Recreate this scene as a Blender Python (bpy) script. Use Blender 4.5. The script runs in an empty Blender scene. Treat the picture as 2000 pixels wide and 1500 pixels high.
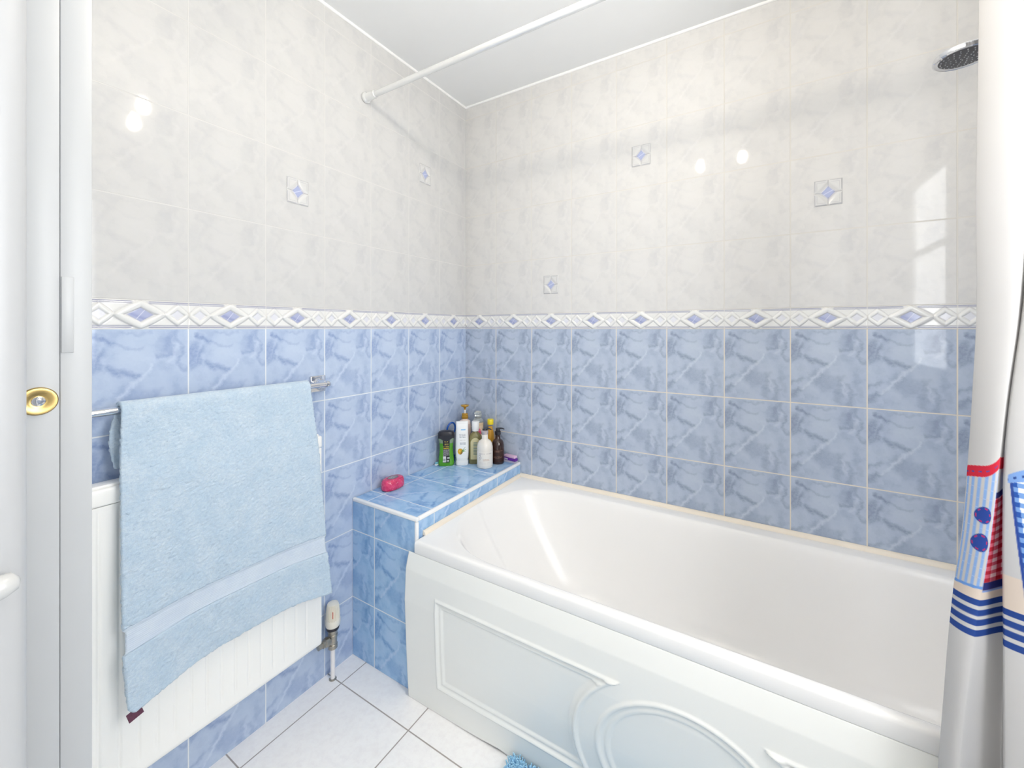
import bpy, bmesh, math, random
import numpy as np
from mathutils import Vector, Matrix, Euler

R = math.radians
SC = bpy.context.scene
COL = SC.collection

# ------------------------------------------------------------------ camera
ZC = 1.2172
cam_d = bpy.data.cameras.new('camera')
cam = bpy.data.objects.new('camera', cam_d)
COL.objects.link(cam)
cam.location = (1.3113, -1.6856, ZC)
cam.rotation_euler = (R(90), 0, R(31.443))
cam_d.sensor_width = 36.0
cam_d.lens = 804.19 / 2000 * 36.0
cam_d.shift_y = -108.5 / 2000
cam_d.clip_start = 0.02
SC.camera = cam

# ------------------------------------------------------------------ view + world
SC.view_settings.view_transform = 'Standard'
SC.view_settings.look = 'None'
SC.view_settings.gamma = 1.0
SC.view_settings.use_curve_mapping = False
SC.view_settings.exposure = 0.50
WORLD_STRENGTH = 0.80
BULB = 180.0
WINDOW_GLOW = 7.4
SC.cycles.max_bounces = 16
SC.cycles.diffuse_bounces = 12
SC.cycles.sample_clamp_indirect = 8.0
w = bpy.data.worlds.new('world'); SC.world = w; w.use_nodes = True
w.node_tree.nodes['Background'].inputs[0].default_value = (0.98, 0.99, 1.0, 1)
w.node_tree.nodes['Background'].inputs[1].default_value = WORLD_STRENGTH


# ------------------------------------------------------------------ helpers
def s2l(r, g, b):
    f = lambda c: (c / 255) / 12.92 if c / 255 <= 0.04045 else ((c / 255 + 0.055) / 1.055) ** 2.4
    return (f(r), f(g), f(b), 1.0)


class NT:
    """small wrapper for building node trees"""
    def __init__(self, tree):
        self.t = tree

    def n(self, typ, **kw):
        nd = self.t.nodes.new(typ)
        for k, v in kw.items():
            setattr(nd, k, v)
        return nd

    def put(self, sock, v):
        if isinstance(v, bpy.types.NodeSocket):
            self.t.links.new(v, sock)
        elif v is not None:
            sock.default_value = v

    def m(self, op, a, b=None, c=None, clamp=False):
        nd = self.n('ShaderNodeMath', operation=op, use_clamp=clamp)
        self.put(nd.inputs[0], a); self.put(nd.inputs[1], b)
        if c is not None: self.put(nd.inputs[2], c)
        return nd.outputs[0]

    def vm(self, op, a, b=None, scale=None):
        nd = self.n('ShaderNodeVectorMath', operation=op)
        self.put(nd.inputs[0], a)
        if b is not None: self.put(nd.inputs[1], b)
        if scale is not None: self.put(nd.inputs[3], scale)
        return nd.outputs['Value'] if op in ('DOT_PRODUCT', 'LENGTH') else nd.outputs[0]

    def mr(self, v, a, b, c, d, interp='SMOOTHSTEP'):
        nd = self.n('ShaderNodeMapRange', interpolation_type=interp)
        for i, x in enumerate((v, a, b, c, d)): self.put(nd.inputs[i], x)
        return nd.outputs[0]

    def mix(self, f, a, b, mode='MIX'):
        nd = self.n('ShaderNodeMix', data_type='RGBA', blend_type=mode)
        self.put(nd.inputs[0], f); self.put(nd.inputs[6], a); self.put(nd.inputs[7], b)
        return nd.outputs[2]

    def noise(self, vec, scale, detail=3.0, rough=0.5, out=0, dims='3D'):
        nd = self.n('ShaderNodeTexNoise', noise_dimensions=dims)
        self.put(nd.inputs['Vector'], vec)
        nd.inputs['Scale'].default_value = scale
        nd.inputs['Detail'].default_value = detail
        nd.inputs['Roughness'].default_value = rough
        return nd.outputs[out]


def new_mat(name):
    mt = bpy.data.materials.new(name); mt.use_nodes = True
    t = NT(mt.node_tree)
    b = mt.node_tree.nodes['Principled BSDF']
    return mt, t, b


def mat(name, rgb, rough=0.5, metal=0.0, var=0.04, scale=12.0, bump=0.0, bscale=60.0, coat=0.0,
        trans=0.0, ior=1.5, alpha=1.0, sheen=0.0, sss=0.0, spec=None):
    mt, t, b = new_mat(name)
    tc = t.n('ShaderNodeTexCoord')
    base = rgb if len(rgb) == 4 else s2l(*rgb)
    nz = t.noise(tc.outputs['Object'], scale, 3)
    lo = tuple(c * (1 - var) for c in base[:3]) + (1,)
    hi = tuple(min(1, c * (1 + var)) for c in base[:3]) + (1,)
    t.put(b.inputs['Base Color'], t.mix(nz, lo, hi))
    b.inputs['Roughness'].default_value = rough
    b.inputs['Metallic'].default_value = metal
    b.inputs['IOR'].default_value = ior
    b.inputs['Transmission Weight'].default_value = trans
    b.inputs['Coat Weight'].default_value = coat
    b.inputs['Coat Roughness'].default_value = 0.05
    b.inputs['Alpha'].default_value = alpha
    b.inputs['Sheen Weight'].default_value = sheen
    b.inputs['Subsurface Weight'].default_value = sss
    if sss: b.inputs['Subsurface Radius'].default_value = (0.01, 0.01, 0.01)
    if spec is not None: b.inputs['Specular IOR Level'].default_value = spec
    if bump:
        bp = t.n('ShaderNodeBump'); bp.inputs['Strength'].default_value = bump
        bp.inputs['Distance'].default_value = 0.002
        t.put(bp.inputs['Height'], t.noise(tc.outputs['Object'], bscale, 4, 0.6))
        t.put(b.inputs['Normal'], bp.outputs[0])
    return mt


def attr_mat(name, rough=0.4, var=0.03, scale=30.0, coat=0.0, trans_l=0.0, bump=0.0, bscale=300.0, sheen=0.0):
    """principled material whose printed pattern is the computed 'Col' attribute"""
    mt, t, b = new_mat(name)
    a = t.n('ShaderNodeAttribute', attribute_name='Col')
    tc = t.n('ShaderNodeTexCoord')
    nz = t.mr(t.noise(tc.outputs['Object'], scale, 4), 0, 1, 1 - var, 1 + var, 'LINEAR')
    sc = t.vm('SCALE', a.outputs['Color'], scale=nz)
    t.put(b.inputs['Base Color'], sc)
    b.inputs['Roughness'].default_value = rough
    b.inputs['Coat Weight'].default_value = coat
    b.inputs['Sheen Weight'].default_value = sheen
    if bump:
        bp = t.n('ShaderNodeBump'); bp.inputs['Strength'].default_value = bump
        bp.inputs['Distance'].default_value = 0.0005
        t.put(bp.inputs['Height'], t.noise(tc.outputs['Object'], bscale, 2))
        t.put(b.inputs['Normal'], bp.outputs[0])
    if trans_l:
        out = mt.node_tree.nodes['Material Output']
        tr = t.n('ShaderNodeBsdfTranslucent'); t.put(tr.inputs[0], sc)
        mx = t.n('ShaderNodeMixShader'); mx.inputs[0].default_value = trans_l
        t.put(mx.inputs[1], b.outputs[0]); t.put(mx.inputs[2], tr.outputs[0])
        t.put(out.inputs[0], mx.outputs[0])
    return mt


def link(name, me, parent=None, loc=None):
    o = bpy.data.objects.new(name, me); COL.objects.link(o)
    if parent is not None: o.parent = parent
    if loc is not None: o.location = loc
    return o


def smooth(me, ang=35):
    me.set_sharp_from_angle(angle=R(ang)) if ang < 180 else None
    for p in me.polygons: p.use_smooth = True


def mk(name, verts, faces, mats, parent=None, sm=35, loc=None, midx=None):
    me = bpy.data.meshes.new(name)
    me.from_pydata([tuple(v) for v in verts], [], faces)
    if not isinstance(mats, (list, tuple)): mats = [mats]
    for x in mats: me.materials.append(x)
    if midx is not None: me.polygons.foreach_set('material_index', midx)
    me.update()
    if sm: smooth(me, sm)
    return link(name, me, parent, loc)


def mkbm(name, bm, mats, parent=None, sm=35, loc=None):
    bmesh.ops.recalc_face_normals(bm, faces=bm.faces[:])
    me = bpy.data.meshes.new(name); bm.to_mesh(me); bm.free()
    if not isinstance(mats, (list, tuple)): mats = [mats]
    for x in mats: me.materials.append(x)
    if sm: smooth(me, sm)
    return link(name, me, parent, loc)


def box(bm, a, b, bev=0.0, seg=2):
    x0, y0, z0 = a; x1, y1, z1 = b
    r = bmesh.ops.create_cube(bm, size=1.0)
    for v in r['verts']:
        v.co = Vector((x0 + (v.co.x + .5) * (x1 - x0), y0 + (v.co.y + .5) * (y1 - y0), z0 + (v.co.z + .5) * (z1 - z0)))
    if bev:
        es = list({e for v in r['verts'] for e in v.link_edges})
        bmesh.ops.bevel(bm, geom=es, offset=bev, segments=seg, affect='EDGES', profile=0.5)


def boxo(name, a, b, m, parent=None, bev=0.0, seg=2):
    bm = bmesh.new(); box(bm, a, b, bev, seg)
    return mkbm(name, bm, m, parent)


def lathe_vf(prof, n=40, ax=None, sq=None):
    """profile [(r,z)...] -> verts, faces; sq: (sx, sy, exponent) superellipse"""
    V = []; F = []
    for i, (r, z) in enumerate(prof):
        for k in range(n):
            a = 2 * math.pi * k / n
            c, s = math.cos(a), math.sin(a)
            if sq:
                e = 2 / sq[2]
                c = math.copysign(abs(c) ** e, c) * sq[0]; s = math.copysign(abs(s) ** e, s) * sq[1]
            V.append((r * c, r * s, z))
    m = len(prof)
    for i in range(m - 1):
        for k in range(n):
            k2 = (k + 1) % n
            F.append((i * n + k, i * n + k2, (i + 1) * n + k2, (i + 1) * n + k))
    if prof[0][0] > 1e-6: F.append(tuple(range(n))[::-1])
    if prof[-1][0] > 1e-6: F.append(tuple((m - 1) * n + k for k in range(n)))
    return V, F


def lathe(name, prof, m, parent=None, n=40, sq=None, mx=None, sm=40):
    V, F = lathe_vf(prof, n, sq=sq)
    if mx is not None: V = [tuple(mx @ Vector(v)) for v in V]
    return mk(name, V, F, m, parent, sm)


def loft_vf(rings, n=40):
    """rings [(cx,cy,z,rx,ry,exp)]"""
    V = []; F = []
    for (cx, cy, z, rx, ry, ex) in rings:
        e = 2 / ex
        for k in range(n):
            a = 2 * math.pi * k / n
            c, s = math.cos(a), math.sin(a)
            V.append((cx + rx * math.copysign(abs(c) ** e, c), cy + ry * math.copysign(abs(s) ** e, s), z))
    m = len(rings)
    for i in range(m - 1):
        for k in range(n):
            k2 = (k + 1) % n
            F.append((i * n + k, i * n + k2, (i + 1) * n + k2, (i + 1) * n + k))
    F.append(tuple(range(n))[::-1]); F.append(tuple((m - 1) * n + k for k in range(n)))
    return V, F


def loft(name, rings, m, parent=None, n=40, sm=40):
    V, F = loft_vf(rings, n)
    return mk(name, V, F, m, parent, sm)


def tube_vf(pts, r, n=16, cap=True, base=0):
    pts = [Vector(p) for p in pts]; V = []; F = []
    rs = r if isinstance(r, (list, tuple)) else [r] * len(pts)
    up = None
    for i, p in enumerate(pts):
        t = (pts[min(i + 1, len(pts) - 1)] - pts[max(i - 1, 0)]).normalized()
        if up is None:
            up = Vector((0, 0, 1)) if abs(t.z) < .9 else Vector((1, 0, 0))
        s = t.cross(up).normalized(); up = s.cross(t).normalized()
        for k in range(n):
            a = 2 * math.pi * k / n
            V.append(p + (s * math.cos(a) + up * math.sin(a)) * rs[i])
    for i in range(len(pts) - 1):
        for k in range(n):
            k2 = (k + 1) % n
            F.append((base + i * n + k, base + i * n + k2, base + (i + 1) * n + k2, base + (i + 1) * n + k))
    if cap:
        F.append(tuple(base + k for k in range(n))[::-1])
        F.append(tuple(base + (len(pts) - 1) * n + k for k in range(n)))
    return V, F


def tube(name, pts, r, m, parent=None, n=16, sm=50):
    V, F = tube_vf(pts, r, n)
    return mk(name, V, F, m, parent, sm)


def grid_mesh(name, P, m, parent=None, col=None, sm=180, uv=None):
    """P: (nv,nu,3) array"""
    nv, nu = P.shape[:2]
    me = bpy.data.meshes.new(name)
    idx = np.arange(nv * nu).reshape(nv, nu)
    f = np.stack([idx[:-1, :-1], idx[:-1, 1:], idx[1:, 1:], idx[1:, :-1]], -1).reshape(-1, 4)
    me.vertices.add(nv * nu); me.vertices.foreach_set('co', P.astype(np.float32).ravel())
    me.loops.add(f.size); me.loops.foreach_set('vertex_index', f.astype(np.int32).ravel())
    me.polygons.add(len(f)); me.polygons.foreach_set('loop_start', np.arange(0, f.size, 4, dtype=np.int32))
    me.update(calc_edges=True); me.validate()
    me.materials.append(m)
    if sm: me.polygons.foreach_set('use_smooth', np.ones(len(f), dtype=bool))
    if col is not None:
        ca = me.color_attributes.new('Col', 'FLOAT_COLOR', 'POINT')
        c4 = np.ones((nv * nu, 4), np.float32); c4[:, :3] = col.reshape(-1, 3)
        ca.data.foreach_set('color', c4.ravel())
    return link(name, me, parent)


def thing(name, label, cat, loc=(0, 0, 0), rz=0.0, group=None):
    o = bpy.data.objects.new(name, None); COL.objects.link(o)
    o.empty_display_size = 0.05
    o.location = loc; o.rotation_euler = (0, 0, rz)
    o['label'] = label; o['category'] = cat
    if group: o['group'] = group
    return o


def tag(o, label, cat, group=None):
    o['label'] = label; o['category'] = cat
    if group: o['group'] = group
    return o


def struct(o):
    o['kind'] = 'structure'
    return o


def lin(r, g, b):
    return np.array(s2l(r, g, b)[:3])


# ------------------------------------------------------------------ marble tile node group
def marble_group():
    g = bpy.data.node_groups.new('marble_print', 'ShaderNodeTree')
    g.interface.new_socket('Vector', in_out='INPUT', socket_type='NodeSocketVector')
    g.interface.new_socket('Dark', in_out='OUTPUT', socket_type='NodeSocketFloat')
    g.interface.new_socket('Light', in_out='OUTPUT', socket_type='NodeSocketFloat')
    g.interface.new_socket('Cloud', in_out='OUTPUT', socket_type='NodeSocketFloat')
    g.interface.new_socket('Grout', in_out='OUTPUT', socket_type='NodeSocketFloat')
    t = NT(g)
    gi = t.n('NodeGroupInput'); go = t.n('NodeGroupOutput')
    fr = t.vm('FRACTION', gi.outputs[0])
    q = t.vm('MULTIPLY', fr, (1.0, 1.25, 0.0))
    d1 = t.noise(q, 5.0, 4, 0.6, out=1)
    d2 = t.noise(q, 16.0, 3, 0.6, out=1)
    dd = t.vm('ADD', t.vm('SCALE', t.vm('SUBTRACT', d1, (0.5, 0.5, 0.5)), scale=0.20),
              t.vm('SCALE', t.vm('SUBTRACT', d2, (0.5, 0.5, 0.5)), scale=0.06))
    p = t.vm('MULTIPLY', t.vm('ADD', q, dd), (1.0, 1.0, 0.0))

    def seg(a, b, wd, s):
        a = Vector((a[0], a[1] * 1.25, 0)); b = Vector((b[0], b[1] * 1.25, 0)); ba = b - a
        pa = t.vm('SUBTRACT', p, tuple(a))
        h = t.m('MULTIPLY', t.vm('DOT_PRODUCT', pa, tuple(ba)), 1 / max(ba.dot(ba), 1e-6), clamp=True)
        d = t.vm('LENGTH', t.vm('SUBTRACT', pa, t.vm('SCALE', tuple(ba), scale=h)))
        return t.mr(d, 0.0, wd * 1.35, s, 0.0)

    dark = [((.10, .91), (.24, .85), .045, .9), ((.24, .85), (.52, .80), .028, .38),
            ((.07, .82), (.03, .62), .08, .75), ((.14, .78), (.10, .62), .05, .7), ((.05, .58), (.13, .66), .05, .6),
            ((.22, .62), (.47, .53), .060, .75),
            ((.80, .90), (.78, .80), .06, .6), ((.70, .72), (.84, .76), .045, .6), ((.84, .95), (.92, .84), .04, .45),
            ((.93, .80), (.88, .64), .035, .6), ((.88, .64), (.98, .55), .035, .5),
            ((.66, .34), (.64, .08), .075, .45), ((.76, .27), (.82, .14), .05, .42), ((.82, .14), (.78, .02), .06, .5), ((.86, .32), (.92, .14), .05, .25),
            ((.02, .27), (.17, .34), .035, .5), ((.02, .10), (.12, .18), .06, .7), ((.12, .18), (.2, .22), .03, .3),
            ((.42, .34), (.52, .28), .16, .38), ((.30, .95), (.62, .97), .03, .3)]
    light = [((.62, .64), (.16, .20), .032, .8), ((.70, .30), (.74, .14), .03, .6), ((.88, .84), (.80, .66), .03, .5),
             ((.20, .55), (.26, .40), .05, .25), ((.35, .72), (.6, .70), .12, .3), ((.05, .48), (.2, .45), .08, .25)]
    D = None
    for sg in dark:
        v = seg(*sg); D = v if D is None else t.m('MAXIMUM', D, v)
    L = None
    for sg in light:
        v = seg(*sg); L = v if L is None else t.m('MAXIMUM', L, v)
    fine = t.mr(t.noise(q, 22.0, 5, 0.65), 0.3, 0.7, 0.55, 1.15, 'LINEAR')
    D = t.m('MULTIPLY', D, fine); L = t.m('MULTIPLY', L, fine)
    cl = t.noise(p, 3.2, 5, 0.6)
    sx = t.n('ShaderNodeSeparateXYZ'); t.put(sx.inputs[0], fr)
    gu = t.m('MULTIPLY', t.m('MINIMUM', sx.outputs[0], t.m('SUBTRACT', 1.0, sx.outputs[0])), 0.2)
    gv = t.m('MULTIPLY', t.m('MINIMUM', sx.outputs[1], t.m('SUBTRACT', 1.0, sx.outputs[1])), 0.25)
    gm = t.mr(t.m('MINIMUM', gu, gv), 0.0012, 0.0022, 1.0, 0.0)
    for s, v in zip(go.inputs[:4], (D, L, cl, gm)): t.put(s, v)
    return g


MARBLE = marble_group()


def tile_mat(name, base, dark, light, grout, rough=0.045, kd=1.0):
    mt, t, b = new_mat(name)
    uv = t.n('ShaderNodeUVMap', uv_map='UVMap')
    g = t.n('ShaderNodeGroup', node_tree=MARBLE)
    t.put(g.inputs[0], uv.outputs[0])
    D, L, Cl, G = g.outputs[:4]
    c = t.mix(t.mr(Cl, 0.35, 0.65, 0.0, 0.35), s2l(*base), s2l(*light))
    c = t.mix(t.mr(Cl, 0.5, 0.25, 0.0, 0.35), c, s2l(*dark))
    c = t.mix(t.m('MULTIPLY', D, kd), c, s2l(*dark))
    c = t.mix(t.m('MULTIPLY', L, .35 + .65 * kd), c, s2l(*light))
    tc = t.n('ShaderNodeTexCoord')
    gc = t.mix(t.noise(tc.outputs['Object'], 9.0, 3), s2l(*grout), tuple(x * .93 for x in s2l(*grout)[:3]) + (1,))
    t.put(b.inputs['Base Color'], t.mix(G, c, gc))
    t.put(b.inputs['Roughness'], t.mr(G, 0, 1, rough, 0.7, 'LINEAR'))
    b.inputs['Specular IOR Level'].default_value = 0.24
    bp = t.n('ShaderNodeBump'); bp.inputs['Strength'].default_value = 0.5; bp.inputs['Distance'].default_value = 0.0012
    hh = t.m('ADD', t.m('SUBTRACT', 1.0, G), t.m('MULTIPLY', t.noise(tc.outputs['Object'], 9.0, 1), 0.35))
    t.put(bp.inputs['Height'], hh)
    t.put(b.inputs['Normal'], bp.outputs[0])
    return mt


GR_COOL = (232, 236, 240); GR_WARM = (228, 219, 204)
BL = ((179, 195, 219), (132, 151, 193), (202, 214, 232))
BLg = ((174, 186, 205), (128, 140, 164), (198, 208, 220))  # same blue tile, with the warm lamp light greyed into its colour
WH = ((212, 211, 209), (190, 191, 195), (220, 219, 218))
M_blueL = tile_mat('blue_marble_tile_left', *BL, GR_COOL)
M_blueB = tile_mat('blue_marble_tile_back', *BLg, GR_WARM)
M_blueP = tile_mat('blue_marble_tile_ledge', (160, 196, 230), (98, 142, 200), (192, 214, 240), GR_COOL)  # same blue tile, with the ledge's shade put into a deeper colour
M_whiteL = tile_mat('white_marble_tile_left', (203, 203, 202), (183, 184, 188), (211, 210, 209), (213, 212, 210), kd=.34)
M_whiteB = tile_mat('white_marble_tile_back', *WH, (216, 213, 207), kd=.34)
M_ceil = mat('ceiling_paint', (236, 237, 237), 0.85, var=0.01, bump=0.05, bscale=40)
M_leaf = mat('door_leaf_paint', (186, 187, 188), 0.4, var=0.02, scale=5, bump=0.12, bscale=25)
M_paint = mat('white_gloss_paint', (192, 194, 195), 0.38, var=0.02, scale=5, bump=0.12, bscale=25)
M_lever = mat('lever_enamel', (200, 200, 198), 0.25, var=0.02)
M_dark = mat('painted_crack', (190, 194, 196), 0.8)
M_wallp = mat('white_wall_paint', (232, 232, 230), 0.7, var=0.01)
M_trim = mat('white_plastic_trim', (244, 244, 243), 0.25, var=0.01)
M_seal = mat('cream_sealant', (240, 229, 212), 0.35, var=0.05, scale=18)
M_acryl = mat('white_acrylic', (244, 242, 239), 0.17, var=0.005, spec=.28)
M_panel = mat('bath_panel_plastic', (239, 239, 234), 0.22, var=0.012, scale=4)
M_radi = mat('radiator_enamel', (250, 249, 245), 0.3, var=0.01)
M_chrome = mat('chrome', (225, 226, 230), 0.06, metal=1.0, var=0.02)
M_pole = mat('white_pole', (232, 233, 232), 0.15, metal=0.35, var=0.01)
M_brass = mat('worn_brass', (186, 160, 104), 0.3, metal=1.0, var=0.2, scale=60)
M_black = mat('black_plastic', (38, 37, 44), 0.35, var=0.05)

# ------------------------------------------------------------------ room shell
XR, YF, ZT = 2.0, -1.517, 2.356       # right wall, front wall (room side), ceiling
ZB0, ZB1 = 1.2165, 1.2865             # frieze bottom / top
ZG = 0.2165                           # first grout line above the floor
TH = 0.10


def quads_uv(name, quads, mats, parent=None, loc=None):
    """quads: (4 points, 4 uvs, material index)"""
    V = []; F = []; U = []; I = []
    for pts, uvs, mi in quads:
        b = len(V); V += pts; F.append((b, b + 1, b + 2, b + 3)); U += uvs; I.append(mi)
    me = bpy.data.meshes.new(name); me.from_pydata(V, [], F)
    for x in mats: me.materials.append(x)
    me.polygons.foreach_set('material_index', I)
    ul = me.uv_layers.new(name='UVMap')
    ul.data.foreach_set('uv', np.array(U, np.float32).ravel())
    me.update()
    return link(name, me, parent, loc)


def wall_quads(fn, a0, a1, off, plain):
    """fn(a, z, depth) -> point ; along-wall coordinate a, first grout line at off"""
    Q = []
    for z0, z1, zo, mi in ((0, ZB0, ZG, 0), (ZB0, ZB1, ZB0, 1), (ZB1, ZT, ZB1, 1)):
        uv = lambda a, z: ((a - off) / .2, (z - zo) / .25)
        Q.append(([fn(a0, z0, 0), fn(a1, z0, 0), fn(a1, z1, 0), fn(a0, z1, 0)],
                  [uv(a0, z0), uv(a1, z0), uv(a1, z1), uv(a0, z1)], mi))
    # thickness
    B = [fn(a0, 0, TH), fn(a1, 0, TH), fn(a1, ZT, TH), fn(a0, ZT, TH)]
    f = [fn(a0, 0, 0), fn(a1, 0, 0), fn(a1, ZT, 0), fn(a0, ZT, 0)]
    z4 = [(0, 0)] * 4
    Q.append((B[::-1], z4, 2))
    for i in range(4):
        j = (i + 1) % 4
        Q.append(([f[j], f[i], B[i], B[j]], z4, 2))
    return Q


wall_back = struct(quads_uv('wall_back', wall_quads(lambda a, z, d: (a, d, z), 0, XR, .1884, 0), [M_blueB, M_whiteB, M_wallp]))
wall_left = struct(quads_uv('wall_left', wall_quads(lambda a, z, d: (-d, a, z), YF, 0, -.198, 0), [M_blueL, M_whiteL, M_wallp]))

# right wall with a window opening, tiled too (only its reflections are seen)
WY0, WY1, WZ0, WZ1 = -1.45, -0.88, 1.0, 2.0
Q = []
for (ya, yb, za, zb) in ((YF, WY0, 0, ZT), (WY1, 0, 0, ZT), (WY0, WY1, 0, WZ0), (WY0, WY1, WZ1, ZT)):
    for z0, z1, zo, mi in ((0, ZB1, ZG, 0), (ZB1, ZT, ZB1, 1)):
        c0, c1 = max(z0, za), min(z1, zb)
        if c1 <= c0: continue
        P = [(XR, yb, c0), (XR, ya, c0), (XR, ya, c1), (XR, yb, c1)]
        Q.append((P, [(-(p[1]) / .2, (p[2] - zo) / .25) for p in P], mi))
        P2 = [(XR + TH, p[1], p[2]) for p in P][::-1]
        Q.append((P2, [(0, 0)] * 4, 2))
wall_right = struct(quads_uv('wall_right', Q, [M_blueB, M_whiteB, M_wallp]))

# front wall with the doorway the photo is taken through
DX0, DX1, DZ = 0.57, 1.45, 2.05
bm = bmesh.new()
box(bm, (-TH, YF - .10, 0), (DX0 - .03, YF, ZT)); box(bm, (DX1 + .03, YF - .10, 0), (XR + TH, YF, ZT))
box(bm, (DX0 - .03, YF - .10, DZ + .03), (DX1 + .03, YF, ZT))
struct(mkbm('wall_front', bm, M_wallp, sm=0))

struct(boxo('ceiling', (-TH, YF - .1, ZT), (XR + TH, TH, ZT + .05), M_ceil))

# floor tiles
mt, t, b = new_mat('floor_tile')
uv = t.n('ShaderNodeTexCoord')
sx = t.n('ShaderNodeSeparateXYZ'); t.put(sx.inputs[0], uv.outputs['Object'])
def gl(sock, off, pitch):
    f = t.m('FRACT', t.m('DIVIDE', t.m('SUBTRACT', sock, off), pitch))
    return t.m('MULTIPLY', t.m('MINIMUM', f, t.m('SUBTRACT', 1.0, f)), pitch)
gd = t.m('MINIMUM', gl(sx.outputs[0], .075, .318), gl(sx.outputs[1], -.786, .322))
gm = t.mr(gd, 0.0013, 0.0024, 1.0, 0.0)
nz = t.noise(uv.outputs['Object'], 45.0, 5, 0.7)
nz2 = t.noise(uv.outputs['Object'], 6.0, 3)
c = t.mix(t.mr(nz, .35, .7, 0, 1), s2l(253, 251, 249), s2l(246, 243, 242))
c = t.mix(t.mr(nz2, .5, .75, 0, .3), c, s2l(240, 236, 231))
t.put(b.inputs['Base Color'], t.mix(gm, c, s2l(168, 160, 154)))
b.inputs['Roughness'].default_value = 0.35
bp = t.n('ShaderNodeBump'); bp.inputs['Strength'].default_value = .35; bp.inputs['Distance'].default_value = .0015
t.put(bp.inputs['Height'], t.m('ADD', t.m('SUBTRACT', 1.0, gm), t.m('MULTIPLY', nz, .25)))
t.put(b.inputs['Normal'], bp.outputs[0])
M_floor = mt
struct(boxo('floor', (-TH, -3.2, -.05), (XR + TH, TH, 0), M_floor))

# ceiling caulk lines
struct(tube('trim_1', [(0.0, -.001, ZT - .004), (XR, -.001, ZT - .004)], .006, M_trim, n=10))
struct(tube('trim_2', [(.001, YF, ZT - .004), (.001, 0, ZT - .004)], .006, M_trim, n=10))


# ---- relief frieze and decor motifs, as part of the tiled walls
def frieze(n_from, n_to, clip0, clip1, mapf, off, wall, name='tile_border'):
    per = 150; nv = 60
    a = np.arange(int(round((clip1 - clip0) / .2 * per)) + 1) / per * .2 + clip0
    v = np.linspace(0, 1, nv + 1)
    A, Vv = np.meshgrid(a, v)
    u = np.mod((A - off) / .2, 1.0)
    du = np.abs(u - .5); dv = np.abs(Vv - .5)
    # distances in metres of the crossing bars
    def diamond(uc, hw, hh):
        x = np.abs(u - uc) * .2; y = dv * .07; W_, H_ = hw * .2, hh * .07
        k = (x / W_ + y / H_ - 1) / math.hypot(1 / W_, 1 / H_)      # signed distance
        tpos = np.clip(np.abs(y / H_ - .5) * 2, 0, 1)               # 0 mid of the bar, 1 at the tips
        return k, tpos
    k0, t0 = diamond(.5, .255, .50)
    ks = []
    for uc in (.125, .875): ks.append(diamond(uc, .125, .36))
    bw0 = .0092 * (1 - .34 * t0 ** 2)
    h = np.sqrt(np.clip(1 - (np.abs(k0 + .0052) / bw0) ** 2, 0, 1)) * .0062
    for k, tp in ks:
        bw = .0066 * (1 - .32 * tp ** 2)
        h = np.maximum(h, np.sqrt(np.clip(1 - (np.abs(k + .0026) / bw) ** 2, 0, 1)) * .0042)
    core0 = np.clip((-k0 - .0140) / .0012, 0, 1)
    core1 = np.maximum.reduce([np.clip((-k - .0078) / .0012, 0, 1) for k, _ in ks])
    h = np.maximum(h, core0 * .0012 + core1 * .001)
    # lines along top and bottom
    tip = np.clip((du - .07) / .02, 0, 1)
    lines = np.zeros_like(u)
    for c0 in (.045, .105):
        for vv in (c0, 1 - c0):
            lines = np.maximum(lines, np.clip(1 - (np.abs(Vv - vv) / .026) ** 2, 0, 1) * (1 if c0 == .045 else .75))
    lines *= tip
    h -= lines * .0012
    gr = np.clip(1 - np.minimum(u, 1 - u) * .2 / .0018, 0, 1)
    gr = np.maximum(gr, np.clip(1 - np.minimum(Vv, 1 - Vv) * .07 / .0016, 0, 1))
    base = lin(226, 226, 224)
    C = np.ones(u.shape + (3,)) * base
    veins = .5 + .5 * np.sin(34 * (u * .8 + Vv * .55) + 3 * np.sin(9 * u + 7 * Vv))
    vein = np.clip(1 - np.abs((u - .5) * .2 - (Vv - .5) * .05) / .0016, 0, 1)
    cc = lin(150, 158, 196)[None, None] * (1 - .35 * veins[..., None]) + lin(205, 210, 230)[None, None] * .35 * veins[..., None]
    cc = cc * (1 - .7 * vein[..., None]) + lin(232, 233, 240) * .7 * vein[..., None]
    C = C * (1 - core0[..., None]) + cc * core0[..., None]
    c1 = lin(216, 217, 226)
    C = C * (1 - .8 * core1[..., None]) + c1 * .8 * core1[..., None]
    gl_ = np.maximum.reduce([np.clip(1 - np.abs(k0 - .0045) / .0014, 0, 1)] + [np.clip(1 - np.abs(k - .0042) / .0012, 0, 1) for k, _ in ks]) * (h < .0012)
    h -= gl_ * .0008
    C = C * (1 - .45 * gl_[..., None]) + lin(176, 177, 184) * .45 * gl_[..., None]  # grey groove shade beside the raised bars, painted into the tile colour
    ol = np.clip(1 - np.abs(k0 + .0140) / .0018, 0, 1)
    C = C * (1 - .5 * ol[..., None]) + lin(170, 172, 186) * .5 * ol[..., None]
    C = C * (1 - .92 * lines[..., None]) + lin(138, 140, 170) * .92 * lines[..., None]
    C = C * (1 - gr[..., None]) + lin(220, 218, 213) * gr[..., None]
    h = h * (1 - gr) - gr * .0006
    P = mapf(A, ZB0 + Vv * (ZB1 - ZB0), .0015 + h)
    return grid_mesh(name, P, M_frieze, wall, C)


M_frieze = attr_mat('relief_border_tile', rough=0.14, var=.02)
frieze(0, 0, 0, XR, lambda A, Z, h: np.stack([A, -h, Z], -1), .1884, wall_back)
frieze(0, 0, YF, 0, lambda A, Z, h: np.stack([h, A, Z], -1), -.198, wall_left)


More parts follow.
